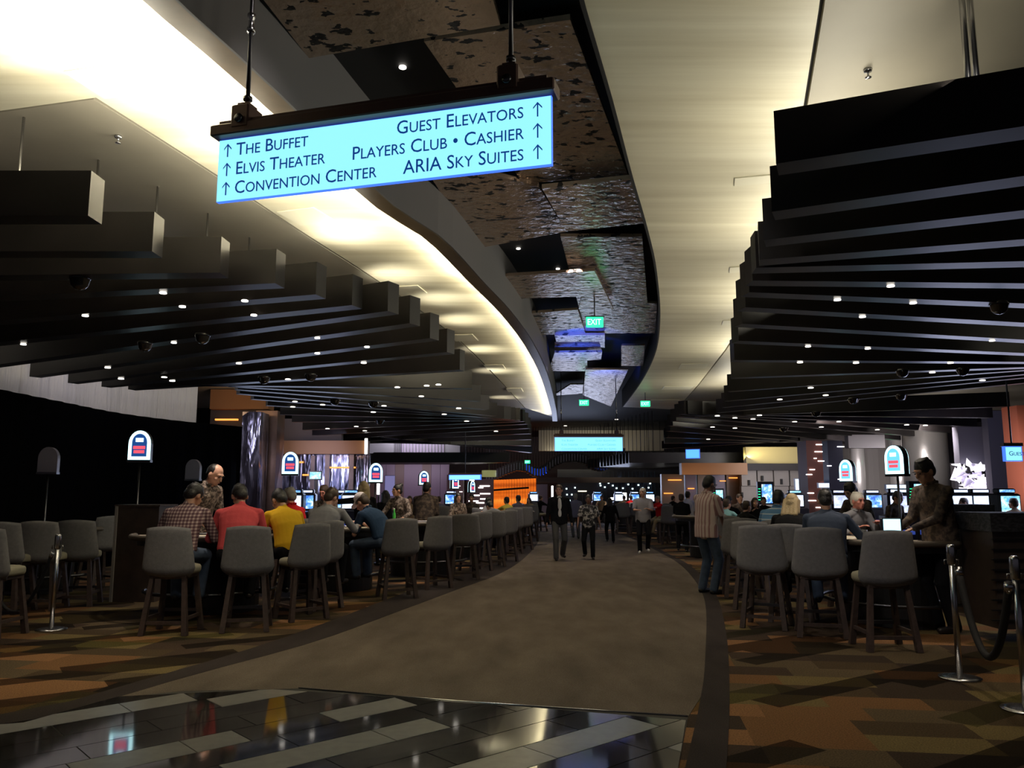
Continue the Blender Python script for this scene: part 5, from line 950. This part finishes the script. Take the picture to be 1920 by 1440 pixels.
PPL = [
 # ---- left tables, near
 dict(label='player in a brown and white plaid shirt seen from behind on the nearest left stool', px=340, Y=9.45, top=903, rz=3, seat=True, lean=27, hp=35, hy=-25, shirt='plaid', pants='jeans', hands=[(-.22, .50, TZ), (.2, .5, TZ)]),
 dict(label='bald dealer in a patterned shirt bending over the nearest left table', px=372, Y=11.15, top=866, rz=-112, lean=18, hp=32, hy=5, shirt='dealer', sleeve='short', hair='buzz', hc='black', skin='light', hands=[(-.12, .34, 1.10), (.24, .40, 1.08)], face=True),
 dict(label='player in a red shirt with black hair seen from behind', px=447, Y=9.6, top=905, rz=12, seat=True, lean=26, hp=34, hy=20, shirt='red', pants='black', wide=1.05, hands=[(-.2, .5, TZ), (.15, .5, TZ)]),
 dict(label='player in a mustard yellow shirt leaning left, seen from behind', px=548, Y=10.25, top=914, rz=40, seat=True, lean=30, hp=38, hy=8, roll=0, shirt='yellow', pants='black', wide=1.0),
 dict(label='grey haired man in a crimson shirt behind the yellow shirted player', px=560, Y=11.95, top=913, rz=58, seat=True, lean=16, hp=15, shirt='crimson', sleeve='short', hc='grey', skin='red'),
 dict(label='broad man in a grey shirt leaning on the second left table', px=603, Y=11.2, top=913, rz=-12, seat=True, lean=24, hp=28, hy=-20, shirt='grey', pants='black', hc='brown', skin='light', wide=1.12, hands=[(-.1, .5, TZ), (.3, .56, TZ)]),
 dict(label='dealer facing the camera with reddish face, behind the man in grey', px=614, Y=13.9, top=910, rz=165, lean=8, hp=20, shirt='dealer', hc='brown', skin='red', face=True, hands='front', fem=True),
 dict(label='blond person in black with an arm stretched out to the left', px=682, Y=14.6, top=903, rz=20, shirt='black', hair='bob', hc='blond', skin='light', hands=[(-.62, .28, 1.42), (.2, .3, 1.0)], fem=True),
 dict(label='player in a white cap and navy T-shirt hunched at the second left table', px=722, Y=12.15, top=922, rz=62, seat=True, lean=38, hp=40, shirt='navy', sleeve='short', hair='cap', hc='brown', skin='light', pants='jeans', hands=[(-.05, .52, TZ), (.2, .55, TZ)], pole=[(-.5, -.2, -.8), (.5, -.2, -.8)]),
 dict(label='dark haired figure standing right behind the white cap', px=723, Y=17.5, top=920, rz=30, shirt='black', hair='bob', hc='black', fem=True, hands='front'),
 dict(label='woman dealer with a bun in a patterned shirt leaning on the third left table', px=752, Y=16.0, top=909, rz=160, lean=14, hp=2, hy=-35, shirt='dealer', hair='bun', skin='tan', fem=True, hands=[(-.28, .42, 1.06), (.26, .42, 1.06)], face=True),
 dict(label='brown patterned dealer with his back turned at the third left table', px=797, Y=16.6, top=905, rz=-18, lean=6, hp=10, shirt='dealerb', wide=1.15, hair='short', hands='front'),
 dict(label='small seated woman in a pale top between the bun haired dealer and the turned back', px=768, Y=21, top=928, rz=190, seat=True, lean=8, shirt='tan', hair='bob', hc='brown', skin='light', fem=True, face=True),
 dict(label='dark haired woman dealer in a patterned shirt under the thin arched signs', px=858, Y=19.8, top=925, rz=200, lean=6, hp=8, shirt='dealer', hair='long', skin='light', fem=True, hands='front', face=True),
 dict(label='dark haired dealer right of the dark haired woman dealer', px=885, Y=21.5, top=927, rz=170, lean=6, shirt='dealerb', hair='short', skin='tan', hands='front', face=True),
 dict(label='player in a taupe shirt at the fourth left table, face in profile', px=908, Y=20.6, top=935, rz=-60, seat=True, lean=15, shirt='greyl', sleeve='long', skin='tan'),
 dict(label='player in grey slumped over the table with pale sleeves', px=938, Y=18.55, top=938, rz=38, seat=True, lean=48, hp=40, shirt='grey', hair='short', skin='light'),
 dict(label='player in a yellow polo shirt at the fifth left table', px=955, Y=21.6, top=936, rz=40, seat=True, lean=14, shirt='yellowp', sleeve='short', skin='tan'),
 dict(label='man in grey standing behind the yellow polo player, dark cap', px=973, Y=23.4, top=929, rz=30, lean=4, shirt='purple', sleeve='short', pants='grey', skin='tan', hands='front'),
 dict(label='small woman in a tan top at the end of the left row', px=992, Y=28.5, top=940, rz=150, seat=False, shirt='tan', hair='bob', hc='brown', skin='light', fem=True, hands='front'),
 # ---- aisle
 dict(label='man in a dark suit and open white collar walking down the aisle', px=1048, Y=18.85, top=910, rz=185, walk=1, hy=-18, shirt='suit', jacket='open', pants='grey', hair='short', hc='brown', skin='light', face=True, wide=1.04),
 dict(label='woman in a black and white patterned blouse walking beside the suited man', px=1103, Y=19.1, top=929, rz=170, walk=-.6, shirt='floral', sleeve='short', pants='black', hair='bun', hc='black', skin='brown', fem=True, face=True, wide=1.12, hands=[(-.28, .1, .75), (.24, .18, .78)]),
 dict(label='man in pale grey seen from behind between the suited man and the woman', px=1079, Y=27.5, top=926, rz=5, shirt='purple', sleeve='short', pants='grey', hc='grey', skin='tan', walk=.5),
 dict(label='woman with long black hair in a black coat seen from behind', px=1143, Y=25.2, top=935, rz=0, shirt='black', pants='black', hair='long', fem=True, walk=.3, wide=1.15),
 dict(label='man in a white shirt and white shoes with hands raised in the aisle', px=1205, Y=21.0, top=916, rz=172, walk=.3, hy=-20, shirt='greyl', sleeve='short', pants='black', hair='short', hc='white', skin='light', shoes=WSHOE, face=True, wide=1.1, hands=[(-.10, .34, 1.13), (.12, .36, 1.10)]),
 dict(label='man in a red shirt and light cap seated beyond the white shirted man', px=1236, Y=25.5, top=933, rz=120, seat=True, lean=8, shirt='crimson', sleeve='short', pants='khaki', hc='grey', skin='red', face=True),
 dict(label='person in a dark vest with a bag seen from behind left of the striped shirt', px=1277, Y=21.3, top=927, rz=-20, shirt='black', sleeve='short', pants='black', hair='short', hc='brown', skin='light', hands='front', walk=.2),
 dict(label='dark haired person in white behind the dark vest', px=1289, Y=23.5, top=922, rz=-30, shirt='white', sleeve='short', pants='black', hair='short', hc='black', skin='tan', hands='front'),
 dict(label='tall man in a pink striped shirt and jeans standing at the right carpet edge', px=1322, Y=12.6, top=893, rz=-62, lean=4, hp=22, shirt='pinkstripe', sleeve='short', pants='jeans', hair='short', hc='black', skin='brown', hands=[(-.10, .26, .93), (.16, .26, .90)], wide=1.12, face=True),
 # ---- right tables
 dict(label='player in a teal shirt right of the striped shirt man', px=1352, Y=15.2, top=938, rz=-50, seat=True, lean=20, hp=10, shirt='teal', sleeve='short', hc='brown', skin='light'),
 dict(label='person in a dark cap with red face just behind the striped shirt man', px=1343, Y=18.5, top=931, rz=-80, seat=True, lean=10, shirt='black', hc='black', skin='red'),
 dict(label='dark haired person in black behind the teal shirt', px=1362, Y=16.8, top=928, rz=-40, seat=True, lean=10, shirt='black', hc='black', skin='tan'),
 dict(label='woman in black with elbow on the table beside the teal shirt', px=1383, Y=13.4, top=938, rz=-62, seat=True, lean=24, hp=5, shirt='black', hair='short', hc='brown', skin='light', fem=True, hands=[(-.1, .4, 1.22), (.25, .5, TZ)]),
 dict(label='long haired woman facing the camera across the second right table', px=1414, Y=16.0, top=935, rz=175, seat=True, lean=6, shirt='black', hair='long', hc='brown', skin='light', fem=True, face=True),
 dict(label='standing dealer far behind the woman with elbow on the table', px=1386, Y=19.5, top=927, rz=190, shirt='dealerb', hc='brown', skin='light', hands='front', face=True),
 dict(label='player in a blue and white striped polo leaning forward', px=1446, Y=11.6, top=918, rz=-38, seat=True, lean=26, hp=20, shirt='bluestripe', sleeve='short', hair='short', hc='black', skin='brown', pants='black'),
 dict(label='blond woman in a black top seen from behind', px=1478, Y=9.9, top=923, rz=-28, seat=True, lean=20, hp=22, hy=-10, shirt='black', hair='bob', hc='blond', skin='light', fem=False, pants='black', wide=1.05),
 dict(label='man in a dark navy shirt, seen from behind at the nearest right table', px=1548, Y=9.25, top=916, rz=-20, seat=True, lean=22, hp=18, hy=5, shirt='navyd', pants='jeans', hair='short', hc='black', skin='tan', wide=1.1, hands=[(-.1, .5, TZ), (.32, .42, TZ)]),
 dict(label='white haired man with a ruddy face facing the camera at the nearest right table', px=1592, Y=11.0, top=921, rz=196, seat=True, lean=16, hp=6, shirt='grey', hair='short', hc='white', skin='red', face=True, jacket='collar', hands=[(-.12, .36, 1.12), (.16, .36, 1.08)]),
 dict(label='dealer in a brown patterned shirt bending left behind the white haired man', px=1622, Y=12.4, top=905, rz=115, lean=26, hp=30, shirt='dealerb', hair='short', hc='black', skin='light', hands=[(-.1, .45, 1.05), (.2, .5, 1.05)], face=True),
 dict(label='small dealer in brown farther back, right of the bending dealer', px=1668, Y=15.0, top=922, rz=-150, lean=14, hp=18, shirt='dealerb', hc='black', skin='tan', hands='front', face=True),
 dict(label='standing dealer in a dark brown shirt at the right table, hands over the felt', px=1757, Y=9.2, top=861, rz=100, lean=8, hp=24, hy=8, shirt='dealerb', hair='short', hc='black', skin='tan', pants='black', hands=[(-.12, .42, 1.13), (.14, .42, 1.11)], pole=[(-.3, -.9, -.5), (.3, -.9, -.5)], face=True, jacket='collar', wide=1.15),
]
# small figures at the far tables
random.seed(5)
for i, (px, Y, top, sh_, lab) in enumerate([(1010, 33, 941, 'black', 'tiny dark figure at the end of the left row'), (1128, 34, 940, 'tan', 'tiny seated figure in tan left of the woman in black coat'), (1172, 35, 942, 'tan', 'tiny figure in tan at the far middle table'), (1185, 34, 941, 'crimson', 'tiny figure in red at the far middle table'), (1258, 30, 938, 'black', 'tiny dark figure right of the red shirted man'), (825, 24, 935, 'purple', 'small seated figure in purple grey left of the dark haired woman dealer'), (1430, 20, 937, 'black', 'small dark figure right of the long haired woman'), (1775, 20, 938, 'black', 'small dark figure seated behind the standing dealer'), (1815, 15.8, 941, 'black', 'small dark haired figure in front of the right slot machines'), (1908, 15, 938, 'tan', 'small figure at the right edge by the slot machines')]):
    PPL.append(dict(label=lab, px=px, Y=Y, top=top, rz=random.choice([170, 20, -60, 90]), seat=True, lean=12, shirt=sh_, hc=random.choice(['black', 'brown']), skin='light'))
spots = [Vector(o.location[:2]) for o in bpy.data.objects if o.name.startswith('bar_stool')]
for d in PPL:
    p = person(**d)
    if d.get('seat') and min((Vector(p.location[:2]) - q).length for q in spots) > .45:
        w_s = d['label'].split(' '); stool(d['px'], d['Y'], d.get('rz', 0), 'grey stool under the ' + ' '.join(w_s[:11]))
flush_people()
